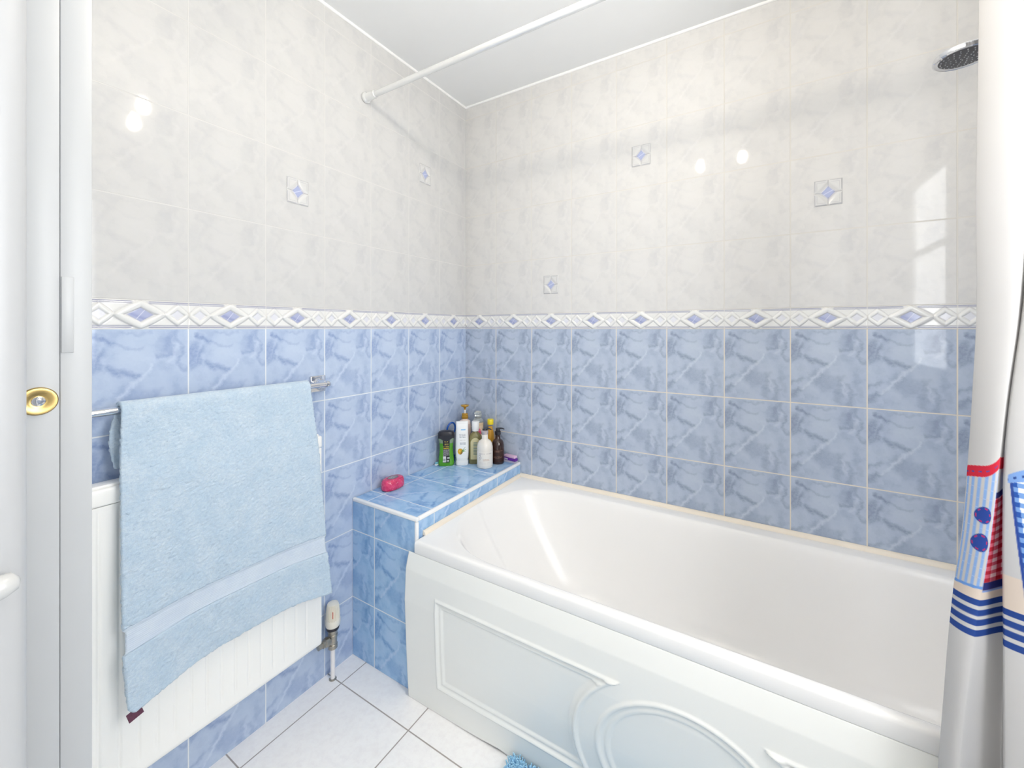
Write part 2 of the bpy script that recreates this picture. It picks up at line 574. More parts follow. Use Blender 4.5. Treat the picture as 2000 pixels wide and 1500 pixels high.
def motif(wall, mapf, name='decor_motif'):
    n = 72
    a = np.linspace(-1, 1, n + 1)
    A, B = np.meshgrid(a, a)
    aa, ab = np.abs(A), np.abs(B)
    s = aa ** .85 + ab ** .85
    core = np.clip((.62 - s) / .05, 0, 1)
    edge = np.clip(1 - np.abs(s - .70) / .10, 0, 1)
    arm = np.maximum(np.clip(1 - aa / .035, 0, 1) * (ab > .35), np.clip(1 - ab / .035, 0, 1) * (aa > .35)) * (np.maximum(aa, ab) < .95)
    mx, mn = np.maximum(aa, ab), np.minimum(aa, ab)
    brk = np.clip((mn - .10) / .05, 0, 1)
    l1 = np.clip(1 - np.abs(mx - .945) / .05, 0, 1) * brk
    l2 = np.clip(1 - np.abs(mx - .80) / .04, 0, 1) * brk * np.clip((s - 1.0) / .1, 0, 1)
    l3 = np.clip(1 - np.abs(mx - .66) / .03, 0, 1) * np.clip((s - 1.25) / .05, 0, 1) * .5
    pil = np.clip((s - .78) / .35, 0, 1) * np.clip((1.0 - mx) / .08, 0, 1)
    h = .0026 * np.sin(np.pi / 2 * pil) * (1 - .5 * arm) + core * .0010 - .0006 * np.maximum(l1, l2) - .0006 * arm
    h = h * np.clip((1 - mx) / .03, 0, 1)
    C = np.ones(A.shape + (3,)) * lin(209, 209, 208)
    vein = np.clip(1 - np.abs(B - .45 * A) / .06, 0, 1)
    cc = lin(166, 174, 208)[None, None] * (1 - .6 * vein[..., None]) + lin(222, 226, 238) * .6 * vein[..., None]
    C = C * (1 - core[..., None]) + cc * core[..., None]
    for msk, col, k in ((l1, (176, 176, 182), .9), (l2, (186, 186, 190), .8), (l3, (196, 196, 198), .8),
                        (edge * (1 - core), (176, 176, 188), .55), (arm, (158, 158, 160), .8)):
        C = C * (1 - k * msk[..., None]) + lin(*col) * k * msk[..., None]
    return grid_mesh(name, mapf(A * .037, B * .042, h + .0008), M_frieze, wall, C)


for yc, zc in ((-.896, 1.668), (-.298, 1.915)):
    motif(wall_left, lambda A, B, h, yc=yc, zc=zc: np.stack([h, yc + A, zc + B], -1))
for xc, zc in ((.890, 1.914), (1.4905, 1.661), (.488, 1.416)):
    motif(wall_back, lambda A, B, h, xc=xc, zc=zc: np.stack([xc + A, -h, zc + B], -1))

# ------------------------------------------------------------------ window, door, jamb
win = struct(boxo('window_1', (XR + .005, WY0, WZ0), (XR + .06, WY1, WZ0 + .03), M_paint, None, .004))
bm = bmesh.new()
box(bm, (XR + .01, WY0, WZ0 + .03), (XR + .055, WY0 + .03, WZ1 - .03), .003)
box(bm, (XR + .01, WY1 - .03, WZ0 + .03), (XR + .055, WY1, WZ1 - .03), .003)
box(bm, (XR + .01, WY0, WZ1 - .03), (XR + .055, WY1, WZ1), .003)
box(bm, (XR + .015, WY0 + .03, 1.60), (XR + .05, WY1 - .03, 1.635), .003)
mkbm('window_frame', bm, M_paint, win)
mt, t, b = new_mat('frosted_daylight_pane')
tc = t.n('ShaderNodeTexCoord')
nz = t.noise(tc.outputs['Object'], 42.0, 4, .7)
t.put(b.inputs['Emission Color'], t.mix(t.mr(nz, .35, .65, 0, 1), (0.88, .92, .98, 1), (1, .99, .97, 1)))
b.inputs['Emission Strength'].default_value = WINDOW_GLOW
b.inputs['Roughness'].default_value = .3
M_pane = mt
boxo('pane', (XR + .028, WY0 + .03, WZ0 + .03), (XR + .034, WY1 - .03, WZ1 - .03), M_pane, win)

# doorway lining: the reveal of the frame seen at the left edge of the photo
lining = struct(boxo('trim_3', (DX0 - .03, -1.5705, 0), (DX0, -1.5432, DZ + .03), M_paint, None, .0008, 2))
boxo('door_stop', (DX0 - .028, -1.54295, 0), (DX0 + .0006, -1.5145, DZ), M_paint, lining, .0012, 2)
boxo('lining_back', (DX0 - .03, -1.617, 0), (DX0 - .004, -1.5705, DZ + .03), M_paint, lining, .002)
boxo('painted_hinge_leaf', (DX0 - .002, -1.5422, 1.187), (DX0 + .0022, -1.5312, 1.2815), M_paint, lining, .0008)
mxb = Matrix.Translation((DX0, -1.5610, 1.130)) @ Matrix.Rotation(R(90), 4, 'Y')
rose_ = lathe('brass_bolt_rose', [(.0168, 0), (.0168, .0012), (.0155, .0030), (.0125, .0032), (.0085, .0022), (.0068, .0018), (0, .0018)], M_brass, lining, mx=mxb)
lathe('chrome_screw_head', [(.0058, .0015), (.0058, .0032), (.0045, .0046), (.0020, .0050), (.0016, .0036), (0, .0036)], M_chrome, rose_, mx=mxb)
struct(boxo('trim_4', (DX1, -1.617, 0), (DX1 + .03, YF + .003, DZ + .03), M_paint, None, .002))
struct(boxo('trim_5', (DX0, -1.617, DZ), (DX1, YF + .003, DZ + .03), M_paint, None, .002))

# open white door leaf just beside the camera, edge towards the room
door = struct(boxo('door_1', (.668, -2.34, .012), (.7126, -1.5895, 1.99), M_leaf, None, .0195, 8))
lv = [(.712, -1.672, .974), (.7165, -1.672, .974), (.7255, -1.668, .975), (.7275, -1.655, .977), (.7275, -1.635, .980), (.7270, -1.609, .985), (.7260, -1.6020, .9865), (.7250, -1.5990, .987)]
V, F = tube_vf(lv, [.011, .011, .0120, .012, .0115, .0105, .0085, .003], 18)
mk('lever_handle', V, F, M_lever, door, 60)

# ------------------------------------------------------------------ ceiling spotlight bar (lights the room, seen mirrored in the tiles)
mt, t, b = new_mat('spot_bulb')
b.inputs['Emission Color'].default_value = (1.0, .90, .76, 1)
b.inputs['Emission Strength'].default_value = BULB
M_bulb = mt
lamp = thing('ceiling_spotlight', 'white ceiling spotlight bar whose bulbs glint in the tiles', 'ceiling light', (1.10, -.985, ZT))
bm = bmesh.new(); box(bm, (-.20, -.03, -.03), (.20, .03, 0), .006); mkbm('mounting_bar', bm, M_trim, lamp)
for dx, dy in ((-.112, -.010), (.108, .021)):
    tube('stem', [(dx, dy, -.025), (dx, dy, -.10)], .007, M_trim, lamp)
    lathe('lamp_holder', [(.010, -.095), (.013, -.098), (.013, -.135), (.010, -.138)], M_trim, lamp).location = (dx, dy, 0)
    V, F = lathe_vf([(.0, -.205), (.012, -.200), (.020, -.186), (.021, -.176), (.016, -.158), (.010, -.140), (.010, -.10)], 24)
    mk('bulb', V, F, M_bulb, lamp, 60, (dx, dy, 0))

# ------------------------------------------------------------------ tiled ledge
LX, LY, LZ = .327, -.683, .583
ledge = thing('tiled_ledge', 'blue marble tiled boxed-in ledge at the head of the bath', 'tiled ledge', (0, 0, 0))
e = .002; tr = .007
vq = lambda P, f: [f(*p) for p in P]
Q = []
P = [(e, LY + tr, LZ), (LX - tr, LY + tr, LZ), (LX - tr, -e, LZ), (e, -e, LZ)]
Q.append((P, vq(P, lambda x, y, z: ((y + .198) / .2, (x - .070) / .25)), 0))
P = [(e, LY, .001), (LX - tr, LY, .001), (LX - tr, LY, LZ - tr), (e, LY, LZ - tr)]
Q.append((P, vq(P, lambda x, y, z: ((x - .120) / .2, (z - ZG) / .25)), 0))
P = [(LX, LY + tr, .001), (LX, -e, .001), (LX, -e, LZ - tr), (LX, LY + tr, LZ - tr)]
Q.append((P, vq(P, lambda x, y, z: ((y + .198) / .2, (z - ZG) / .25)), 0))
P = [(e, -e, .001), (e, LY, .001), (e, LY, LZ - tr), (e, -e, LZ - tr)]; Q.append((P[::-1], [(0.5, .5)] * 4, 0))
P = [(LX, -e, .001), (e, -e, .001), (e, -e, LZ - tr), (LX, -e, LZ - tr)]; Q.append((P[::-1], [(0.5, .5)] * 4, 0))
P = [(e, LY, .001), (e, -e, .001), (LX, -e, .001), (LX, LY, .001)]; Q.append((P[::-1], [(0.5, .5)] * 4, 0))
quads_uv('tile_facing', Q, [M_blueP], ledge)
bm = bmesh.new()
box(bm, (e, LY - .003, LZ - .0105), (LX + .003, LY + .010, LZ + .003), .004, 3)
mkbm('edge_trim', bm, M_trim, ledge)
bm = bmesh.new(); box(bm, (LX - .010, LY + .010, LZ - .0105), (LX + .003, -.002, LZ + .003), .004, 3)
mkbm('edge_trim', bm, M_trim, ledge)
bm = bmesh.new(); box(bm, (LX - .009, LY - .003, .482), (LX + .003, LY + .009, LZ - .0106), .004, 3)
mkbm('edge_trim', bm, M_trim, ledge)

# ------------------------------------------------------------------ bathtub
BX0, BX1, BY0, BY1 = LX + .0042, XR - .002, -.700, -.002
RZ = .520
bath = thing('bathtub', 'white acrylic bathtub along the tiled back wall', 'bathtub', (0, 0, 0))
NB = 160


def rrect(x0, x1, y0, y1, r, n):
    """rounded rectangle sampled by n points, starting +x, r per corner (ne, nw, sw, se)"""
    pts = []
    m = n // 4
    cs = ((x1 - r[0], y1 - r[0], r[0], 0), (x0 + r[1], y1 - r[1], r[1], 90), (x0 + r[2], y0 + r[2], r[2], 180), (x1 - r[3], y0 + r[3], r[3], 270))
    for cx, cy, rr, a0 in cs:
        for k in range(m):
            a = R(a0 + 90 * k / (m - 1)) if m > 1 else 0
            pts.append((cx + rr * math.cos(a), cy + rr * math.sin(a)))
    return pts


def basin(inset, z, l0, r0):
    """basin ring: elliptical head end at the ledge, rounded tap end"""
    x0, x1 = .345 + l0, BX1 - .055 - r0
    yc, hy = -.368, .307 - inset
    pts = []
    m = NB // 4
    ax = .30 - inset * .2
    for q in range(4):
        for k in range(m):
            a = R(90 * q + 90 * k / (m - 1))
            if q in (0, 3):
                rr = .16 if hy > .18 else hy * .8
                c, s = math.cos(a), math.sin(a)
                pts.append((x1 - rr + rr * c, yc + (hy - rr) * math.copysign(1, s if q == 0 else -1) + rr * s, z))
            else:
                c, s = math.cos(a), math.sin(a)
                ee = 2 / 2.25
                pts.append((x0 + ax + ax * math.copysign(abs(c) ** ee, c), yc + hy * math.copysign(abs(s) ** ee, s), z))
    return pts


rings = []
def outer(x0, y0, z, r=.004):
    return [(x, y, z) for x, y in rrect(BX0 + (x0 if x0 > 0 else 0), BX1 - (x0 if x0 > 0 else 0), BY0 + y0, BY1 - (y0 if y0 > 0 else 0), (r,) * 4, NB)]
rings.append(outer(.02, .018, RZ - .040, .01))
rings.append(outer(0, 0.001, RZ - .040))
rings.append(outer(0, 0, RZ - .038))
rings.append(outer(0, 0, RZ - .010))
rings.append(outer(.0015, .0015, RZ - .004))
rings.append(outer(.005, .005, RZ - .0008))
rings.append(outer(.010, .010, RZ))
b0 = basin(-.004, RZ - .0005, -.003, -.003)
rings.append(b0)
for ins, dz, l0, r0 in ((0, .0025, 0, 0), (.006, .009, .006, .004), (.011, .022, .014, .008), (.016, .05, .03, .012), (.024, .11, .065, .02),
                        (.036, .20, .125, .035), (.052, .28, .185, .05), (.072, .335, .235, .07), (.10, .365, .275, .10), (.15, .378, .33, .15), (.23, .383, .40, .25)):
    rings.append(basin(ins, RZ - dz, l0, r0))
V = [p for r_ in rings for p in r_]; n = len(rings[0]); F = []
for i in range(len(rings) - 1):
    for k in range(n):
        k2 = (k + 1) % n
        F.append((i * n + k, i * n + k2, (i + 1) * n + k2, (i + 1) * n + k))
F.append(tuple((len(rings) - 1) * n + k for k in range(n)))
mk('tub_shell', V, F, M_acryl, bath, 180)
# sealant strips where the rim meets tiles (rounded quadrant profile)
def seal(p, q, inward):
    p, q = Vector(p), Vector(q); iv = Vector(inward)
    prof = [(0, .016), (.003, .0155), (.008, .011), (.0115, .004), (.012, 0)]
    V = []; F = []
    for c in (p, q):
        V.append(tuple(c))
        for a, z in prof: V.append(tuple(c + iv * a + Vector((0, 0, z))))
    m = len(prof) + 1
    for i in range(1, m - 1): F.append((i, i + 1, m + i + 1, m + i))
    F += [(0, 1, m + 1, m), (m - 1, 0, m, 2 * m - 1), tuple(range(m))[::-1], tuple(range(m, 2 * m))]
    return mk('sealant_strip', V, F, M_seal, bath, 60)
seal((LX + .001, -.001, RZ - .002), (BX1, -.001, RZ - .002), (0, -1, 0))
seal((LX + .001, -.655, RZ - .002), (LX + .001, -.016, RZ - .002), (1, 0, 0))

# ------------------------------------------------------------------ bath panel (moulded relief)
nx, nz = 640, 200
X = np.linspace(.3075, BX1 - .003, nx); Zv = np.linspace(.0, .4795, nz)
Xg, Zg = np.meshgrid(X, Zv)
Zg = Zg + np.interp(Xg, [.45, .58, .66, .70, .80], [.0005, .003, .007, .003, .0005]) * (1 - Zg / .4795)
yb = np.interp(Zg, [0, .18, .33, .43, .465, .4795], [-.7015, -.712, -.718, -.713, -.7035, -.699])
yb = yb + np.interp(Xg, [.30, .55, .75, 2.0], [0, .004, .010, .012]) * np.clip(1 - Zg / .2, 0, 1)
px0, px1, pz0, pz1 = .437, 1.905, .088, .372
oxc, ozc, oa, ob = 1.165, .205, .255, .205
sg = lambda d, w_: np.clip(d / w_ + .5, 0, 1)
d_rect = np.minimum(np.minimum(Xg - px0, px1 - Xg), np.minimum(Zg - pz0, pz1 - Zg))
re = np.sqrt(((Xg - oxc) / oa) ** 2 + ((Zg - ozc) / ob) ** 2)
d_oval = (re - 1) * (oa * ob) / np.sqrt((ob * np.cos(0)) ** 2 + 1e-9) * .9          # >0 outside
d_field = np.minimum(d_rect, d_oval * .85)
bump_ = lambda d, c0, w_: np.clip(1 - ((d - c0) / w_) ** 2, 0, 1)
rec = -.0075 * sg(d_field - .014, .014) * 1.0
rec += .004 * bump_(d_rect, .004, .006) * (d_oval > -.0) + .0045 * bump_(d_rect, .021, .006) * (d_oval > 0.01) * 1.0
inner = re / 1.0
d_in = -(re - .80) * .20
rec += -.0065 * sg(d_in - .012, .014) + .0035 * bump_(d_in, .001, .006) + .004 * bump_(d_in, .019, .006)
rec += .0055 * bump_(d_oval, .007, .008) * (d_rect > .0)
P = np.stack([Xg, yb - rec, Zg], -1)
panel = grid_mesh('side_panel', P, M_panel, bath)
md = panel.modifiers.new('thickness', 'SOLIDIFY'); md.thickness = .003; md.offset = -1
panel['label'] = 'cream white moulded side panel with a raised central oval'

# ------------------------------------------------------------------ radiator + valve
rad = thing('radiator', 'white panel radiator on the left wall behind the blue towel', 'radiator', (0, 0, 0))
RY0, RY1, RZ0, RZ1 = -1.47, -.851, .168, .868
RX = .063
ny, nzz = 400, 90
Yg, Zg = np.meshgrid(np.linspace(RY0, RY1, ny), np.linspace(RZ0, RZ1 - .046, nzz))
per = .0345
ph = np.mod((Yg - RY1 + .018) / per, 1)
rib = np.clip(np.abs(ph - .5) / .5, 0, 1)
flute = 1 - np.clip((rib - .72) / .28, 0, 1) ** 2 * (3 - 2 * np.clip((rib - .72) / .28, 0, 1))
band = np.clip((Zg - RZ0 - .034) / .006, 0, 1) * np.clip((RZ1 - .052 - Zg) / .012, 0, 1)
endb = np.clip((RY1 - .018 - Yg) / .006, 0, 1)
edge = np.clip((Zg - RZ0) / .004, 0, 1)
Pp = np.stack([RX - .005 + .0032 * (1 - band * endb) + band * endb * flute * .0026 - .006 * (1 - edge), Yg, Zg], -1)
pn = grid_mesh('front_panel', Pp, M_radi, rad)
bm = bmesh.new(); box(bm, (.018, RY0, RZ0 + .002), (RX - .009, RY1, RZ1 - .047), .004); mkbm('back_panel', bm, M_radi, rad)
bm = bmesh.new()
box(bm, (.016, RY0, RZ1 - .046), (RX + .001, RY1 + .002, RZ1 - .006), .006, 3)
box(bm, (.022, RY0, RZ1 - .008), (RX - .006, RY1 - .006, RZ1), .003, 2)
mkbm('top_grille', bm, M_radi, rad)
bm = bmesh.new(); box(bm, (.020, RY1 - .004, RZ0 + .02), (RX - .008, RY1 + .003, RZ1 - .046), .004); mkbm('side_cover', bm, M_radi, rad)

M_trv = mat('ivory_plastic', (238, 232, 218), 0.35, var=0.05)
M_nick = mat('tarnished_nickel', (176, 170, 158), 0.32, metal=.85, var=0.25, scale=90)
M_pipe = mat('painted_pipe', (240, 236, 234), 0.35, var=0.03)
vx, vy = .034, -.790
valve = thing('radiator_valve', 'ivory thermostatic radiator valve on a white pipe from the floor', 'radiator valve', (vx, vy, 0))
lathe('pipe', [(.0075, .0005), (.0075, .118)], M_pipe, valve, 20)
lathe('floor_collar', [(.0125, .0005), (.0125, .0015), (.010, .003), (.0078, .004)], M_nick, valve, 24)
vbody = lathe('valve_body', [(.0135, .108), (.0155, .110), (.0155, .123), (.0130, .125), (.0140, .131), (.0140, .148), (.0160, .150), (.0160, .157), (.0135, .159), (.0155, .163), (.0155, .173), (.0135, .175)], M_nick, valve, 24)
lathe('black_collar', [(.014, .1745), (.0205, .1755), (.0215, .181), (.0215, .188)], M_black, valve, 28)
V = []; F = []; n = 120
prof = [(.0215, .186), (.0236, .189), (.0246, .198), (.0246, .208), (.0238, .2105), (.0236, .2125), (.0224, .238), (.0200, .256), (.0175, .263), (.010, .2665), (0, .267)]
for i, (r_, z) in enumerate(prof):
    for k in range(n):
        a = 2 * math.pi * k / n
        rr = r_ - (.0036 if (5 <= i <= 7 and k % 4 == 0) else 0)
        V.append((rr * math.cos(a), rr * math.sin(a), z))
for i in range(len(prof) - 1):
    for k in range(n): F.append((i * n + k, i * n + (k + 1) % n, (i + 1) * n + (k + 1) % n, (i + 1) * n + k))
thead = mk('thermostat_head', V, F, M_trv, valve, 40)
M_mark = mat('red_dot', (196, 96, 70), .5)
cdir = Vector((cam.location.x - vx, cam.location.y - vy, 0)).normalized()
ang = math.atan2(cdir.y, cdir.x)
mm = Matrix.Rotation(ang, 4, 'Z')
bm = bmesh.new(); box(bm, (.0190, -.0014, .222), (.0235, .0014, .244), .0003); bm.transform(mm); mkbm('setting_mark', bm, M_mark, thead)
mxu = Matrix.Translation((0, 0, .142)) @ Matrix.Rotation(R(90), 4, 'X')
lathe('union_nut', [(.010, .005), (.010, .016), (.0150, .017), (.0150, .030), (.0115, .032), (.0115, .040), (.0085, .0405), (.0085, .056)], M_nick, vbody, 6 * 4, mx=mxu)

# ------------------------------------------------------------------ towel rail + towel
rail = thing('towel_rail', 'chrome towel rail on the left wall holding the blue towel', 'towel rail', (0, 0, 0))
TX, TZ = .055, 1.0295
tube('bar', [(TX, -1.478, TZ), (TX, -.832, TZ)], .0085, M_chrome, rail, 24)
mxr = Matrix.Translation((TX, -.832, TZ)) @ Matrix.Rotation(R(-90), 4, 'X')
lathe('ball_end', [(.0088, 0), (.0108, .001), (.0118, .005), (.0112, .010), (.008, .0145), (0, .0165)], M_chrome, rail, 28, mx=mxr)
for yc in (-.8285, -1.462):
    bm = bmesh.new(); box(bm, (.001, yc - .028, TZ - .030), (.010, yc + .028, TZ + .026), .003, 3)
    wp = mkbm('wall_plate', bm, M_chrome, rail)
    mxp = Matrix.Translation((.009, yc, TZ)) @ Matrix.Rotation(R(90), 4, 'Y')
    lathe('post', [(.018, 0), (.018, .003), (.015, .007), (.0125, .012), (.0135, .03), (.0115, TX - .012)], M_chrome, wp, 28, mx=mxp)

# towel -------------------------------------------------------------
mt, t, b = new_mat('blue_terry')
tc = t.n('ShaderNodeTexCoord')
n1 = t.noise(tc.outputs['Object'], 22.0, 4, .6); n2 = t.noise(tc.outputs['Object'], 420.0, 3, .7)
nst = t.n('ShaderNodeMapping'); nst.inputs['Scale'].default_value = (300, 160, 420); t.put(nst.inputs[0], tc.outputs['Object'])
n3 = t.noise(nst.outputs[0], 1.0, 2, .6)
c = t.mix(t.mr(n1, .3, .7, 0, 1), s2l(192, 211, 226), s2l(206, 220, 231))
c = t.mix(t.mr(n3, .35, .65, .0, .45), c, s2l(172, 196, 219))
c = t.mix(t.mr(n2, .5, .75, .0, .35), c, s2l(220, 231, 239))
t.put(b.inputs['Base Color'], c)
b.inputs['Roughness'].default_value = .95; b.inputs['Sheen Weight'].default_value = .35; b.inputs['Specular IOR Level'].default_value = .15
bp = t.n('ShaderNodeBump'); bp.inputs['Strength'].default_value = .55; bp.inputs['Distance'].default_value = .002
t.put(bp.inputs['Height'], t.m('ADD', n2, t.m('MULTIPLY', n3, .8))); t.put(b.inputs['Normal'], bp.outputs[0])
M_terry = mt
mt, t, b = new_mat('blue_dobby_band')
tc = t.n('ShaderNodeTexCoord'); sx = t.n('ShaderNodeSeparateXYZ'); t.put(sx.inputs[0], tc.outputs['Object'])
st = t.m('SINE', t.m('MULTIPLY', sx.outputs[2], 1500.0))
t.put(b.inputs['Base Color'], t.mix(t.mr(t.noise(tc.outputs['Object'], 30, 3), .3, .7, 0, 1), s2l(202, 214, 228), s2l(209, 220, 231)))
b.inputs['Roughness'].default_value = .8
bp = t.n('ShaderNodeBump'); bp.inputs['Strength'].default_value = .25; bp.inputs['Distance'].default_value = .001
t.put(bp.inputs['Height'], st); t.put(b.inputs['Normal'], bp.outputs[0])
M_dobby = mt

nu, nv = 150, 300
u = np.linspace(0, 1, nu)
# path of the cloth: hem z .37 up to the rail, over it, down a little behind
LF = .66; path = []
s_all = np.linspace(0, 1, nv)
Lz = [.372, 1.020]
arc = math.pi * .0165; back = .135
tot = (1.0295 - .372) + arc + back
S = s_all * tot
P = np.zeros((nv, nu, 3)); mi = np.zeros((nv - 1, nu - 1), np.int32)
rng = np.random.default_rng(4)
wob = lambda a, f, p_: a * np.sin(f * u * 2 * np.pi + p_)
for i, s_ in enumerate(S):
    hf = 1.0295 - .372
    if s_ < hf:
        z = .372 + s_; k = (1.0295 - z) / hf          # k 0 top ..1 hem
        x = np.interp(z, [.372, .60, .86, .93, 1.0295], [.098, .094, .086, .078, TX + .0165]) + np.zeros(nu)
        # hem ripple: corners kick out, middle is drawn back
        rip = k ** 2.2 * (.030 * (np.abs(2 * u - 1) ** 1.6) - .010 * np.sin(np.pi * u) + .004 * np.sin(6.3 * 2 * u + 1))
        x = x + rip + k * .002 * np.sin(9 * u + 4 * k)
        x = np.maximum(x, .0785 if z < .88 else TX + .013)
        zz = z + k ** 3 * (.012 * np.sin(np.pi * u))
        # woven band is pulled flat
        bz = np.clip((z - .497) / .006, 0, 1) * np.clip((.553 - z) / .006, 0, 1)
        x = x - .0035 * bz
        yl = -1.352 - .010 * np.interp(k, [0, .2, .8, 1], [0, .5, 1, .4]) + .006 * bz
        yr = -.898 + .036 * np.interp(k, [0, .35, 1], [0, .55, 1]) - .003 * bz
        if k > .97: yl += .010 * ((k - .97) / .03) ** 2
    elif s_ < hf + arc:
        a = (s_ - hf) / arc * math.pi
        x = TX + .0165 * math.cos(a) + np.zeros(nu); zz = 1.0295 + .0165 * math.sin(a) + np.zeros(nu); bz = 0
        yl, yr = -1.352, -.898
    else:
        zz = 1.0295 - (s_ - hf - arc) + np.zeros(nu); x = TX - .0165 + np.zeros(nu); bz = 0
        kk = (s_ - hf - arc) / back
        yl, yr = -1.352 - .012 * math.sin(kk * 3), -.898 - .03 * kk
    P[i, :, 0] = x; P[i, :, 1] = yl + (yr - yl) * u; P[i, :, 2] = zz
# terry fuzz: small random relief where not the band
fz = rng.normal(size=(nv, nu)) * .0009
zmid = P[:, :, 2]
isb = (S[:, None] + .372 > .497) & (S[:, None] + .372 < .553)
fz = np.where(isb, 0, fz)
P[:, :, 0] += fz
towel = thing('bath_towel', 'pale blue terry towel folded over the chrome rail', 'towel', (TX, -1.13, TZ))
Pl = P - np.array([TX, -1.13, TZ])
i0 = np.searchsorted(S + .372, .497); i1 = np.searchsorted(S + .372, .553)
def piece(name, a, b_, m, th):
    o = grid_mesh(name, Pl[a:b_ + 1], m, towel)
    md = o.modifiers.new('thickness', 'SOLIDIFY'); md.thickness = th; md.offset = 0
    return o
piece('terry_cloth', i1, nv - 1, M_terry, .0085)
hem = piece('terry_hem', 0, i0, M_terry, .0085)
piece('woven_band', i0, i1, M_dobby, .005)
M_tagd = mat('burgundy_care_label', (92, 48, 70), .7, var=.4, scale=220)
bm = bmesh.new()
box(bm, (-.0008, -.013, -.013), (.0008, .013, .005), .0003)
bm.transform(Matrix.Translation((P[0, 4, 0] - TX + .003, P[0, 5, 1] + 1.13 - .016, P[0, 4, 2] - TZ - .001)) @ Matrix.Rotation(R(-24), 4, 'Y') @ Matrix.Rotation(R(12), 4, 'X'))
mkbm('care_label', bm, M_tagd, hem)

# ------------------------------------------------------------------ shower rail, curtain, shower head
srail = thing('shower_curtain_rail', 'slim white and chrome curtain rail under the ceiling', 'curtain rail', (0, 0, 0))
SY = -.625
tube('thin_pole', [(.02, SY, 2.1055), (1.05, SY, 2.1000)], .0105, M_pole, srail, 24)
tube('thick_pole', [(1.04, SY, 2.1000), (XR - .02, SY, 2.0955)], .0125, M_chrome, srail, 24)
for x0, sgn in ((.0015, 1), (XR - .0015, -1)):
    z0 = 2.1057 if sgn > 0 else 2.0955
    mxe = Matrix.Translation((x0, SY, z0)) @ Matrix.Rotation(R(90 * sgn), 4, 'Y')
    lathe('end_cap', [(.0195, 0), (.0205, .002), (.0195, .008), (.0165, .011), (.0150, .013), (.0140, .055), (.0108, .056)], M_pole, srail, 28, mx=mxe)
lathe('grub_screw', [(.0035, 0), (.0035, .003), (0, .0035)], M_chrome, srail, 12, mx=Matrix.Translation((.060, SY, 2.0950)) @ Matrix.Rotation(R(180), 4, 'X'))

ZS = [2.072, 1.79, 1.45, 1.25, 1.1, 1.0, 0.88, 0.778, 0.7, 0.62, 0.5, 0.36, 0.22]
CC = [
 [(1.6689, -0.6129), (1.6618, -0.6298), (1.6525, -0.6494), (1.6458, -0.6609), (1.6371, -0.6695), (1.6313, -0.6752), (1.622, -0.6821), (1.6118, -0.688), (1.6011, -0.7012), (1.5914, -0.7147), (1.5785, -0.735), (1.5721, -0.7383), (1.5667, -0.7415)],
 [(1.6373, -0.6259), (1.6331, -0.6426), (1.6237, -0.6619), (1.6208, -0.6732), (1.6129, -0.6817), (1.6066, -0.6874), (1.5973, -0.6942), (1.5854, -0.7), (1.5749, -0.7154), (1.5657, -0.7313), (1.5521, -0.755), (1.5443, -0.7597), (1.5381, -0.7643)],
 [(1.6791, -0.6489), (1.6749, -0.6658), (1.6691, -0.6854), (1.6597, -0.6969), (1.6438, -0.7055), (1.6343, -0.7112), (1.6221, -0.7181), (1.6087, -0.724), (1.595, -0.7425), (1.5817, -0.7615), (1.5639, -0.79), (1.5545, -0.797), (1.5498, -0.804)],
 [(1.7064, -0.6059), (1.7014, -0.6245), (1.6937, -0.6458), (1.6783, -0.6584), (1.6621, -0.6678), (1.6529, -0.6741), (1.6498, -0.6816), (1.6476, -0.688), (1.6425, -0.702), (1.6362, -0.7164), (1.6265, -0.738), (1.622, -0.7427), (1.619, -0.7473)],
 [(1.7038, -0.646), (1.6976, -0.6647), (1.6869, -0.6863), (1.666, -0.699), (1.6484, -0.7085), (1.6405, -0.7149), (1.636, -0.7225), (1.6338, -0.729), (1.6286, -0.7461), (1.623, -0.7637), (1.6146, -0.79), (1.6128, -0.797), (1.6105, -0.804)],
 [(1.7426, -0.651), (1.7342, -0.6711), (1.7203, -0.6943), (1.7115, -0.7079), (1.7007, -0.7181), (1.6944, -0.7249), (1.6899, -0.7331), (1.6863, -0.74), (1.6811, -0.7554), (1.6758, -0.7713), (1.6689, -0.795), (1.6681, -0.8029), (1.6648, -0.8109)],
]
ctl = np.array(CC)                                    # (6, levels, 2)
# further folds on the far side, bunched towards the right wall
extra = []
for k, (dx, dy) in enumerate(((.014, .060), (.026, .008), (.040, .062), (.052, .006), (.066, .060), (.078, .010), (.092, .058), (.104, .012))):
    extra.append(ctl[5] + np.array([dx, dy]))
ctl = np.concatenate([ctl, np.array(extra)], 0)
ctl[..., 1] = np.where((np.array(ZS) < .56)[None, :], np.minimum(ctl[..., 1], -.7335), ctl[..., 1])
lv_ = np.array([0, .6, 2.0, 3.0, 3.75, 5.2, 6.2, 7.2, 8.2, 9.2, 10.2, 11.2, 12.2, 13.2])   # column parameter


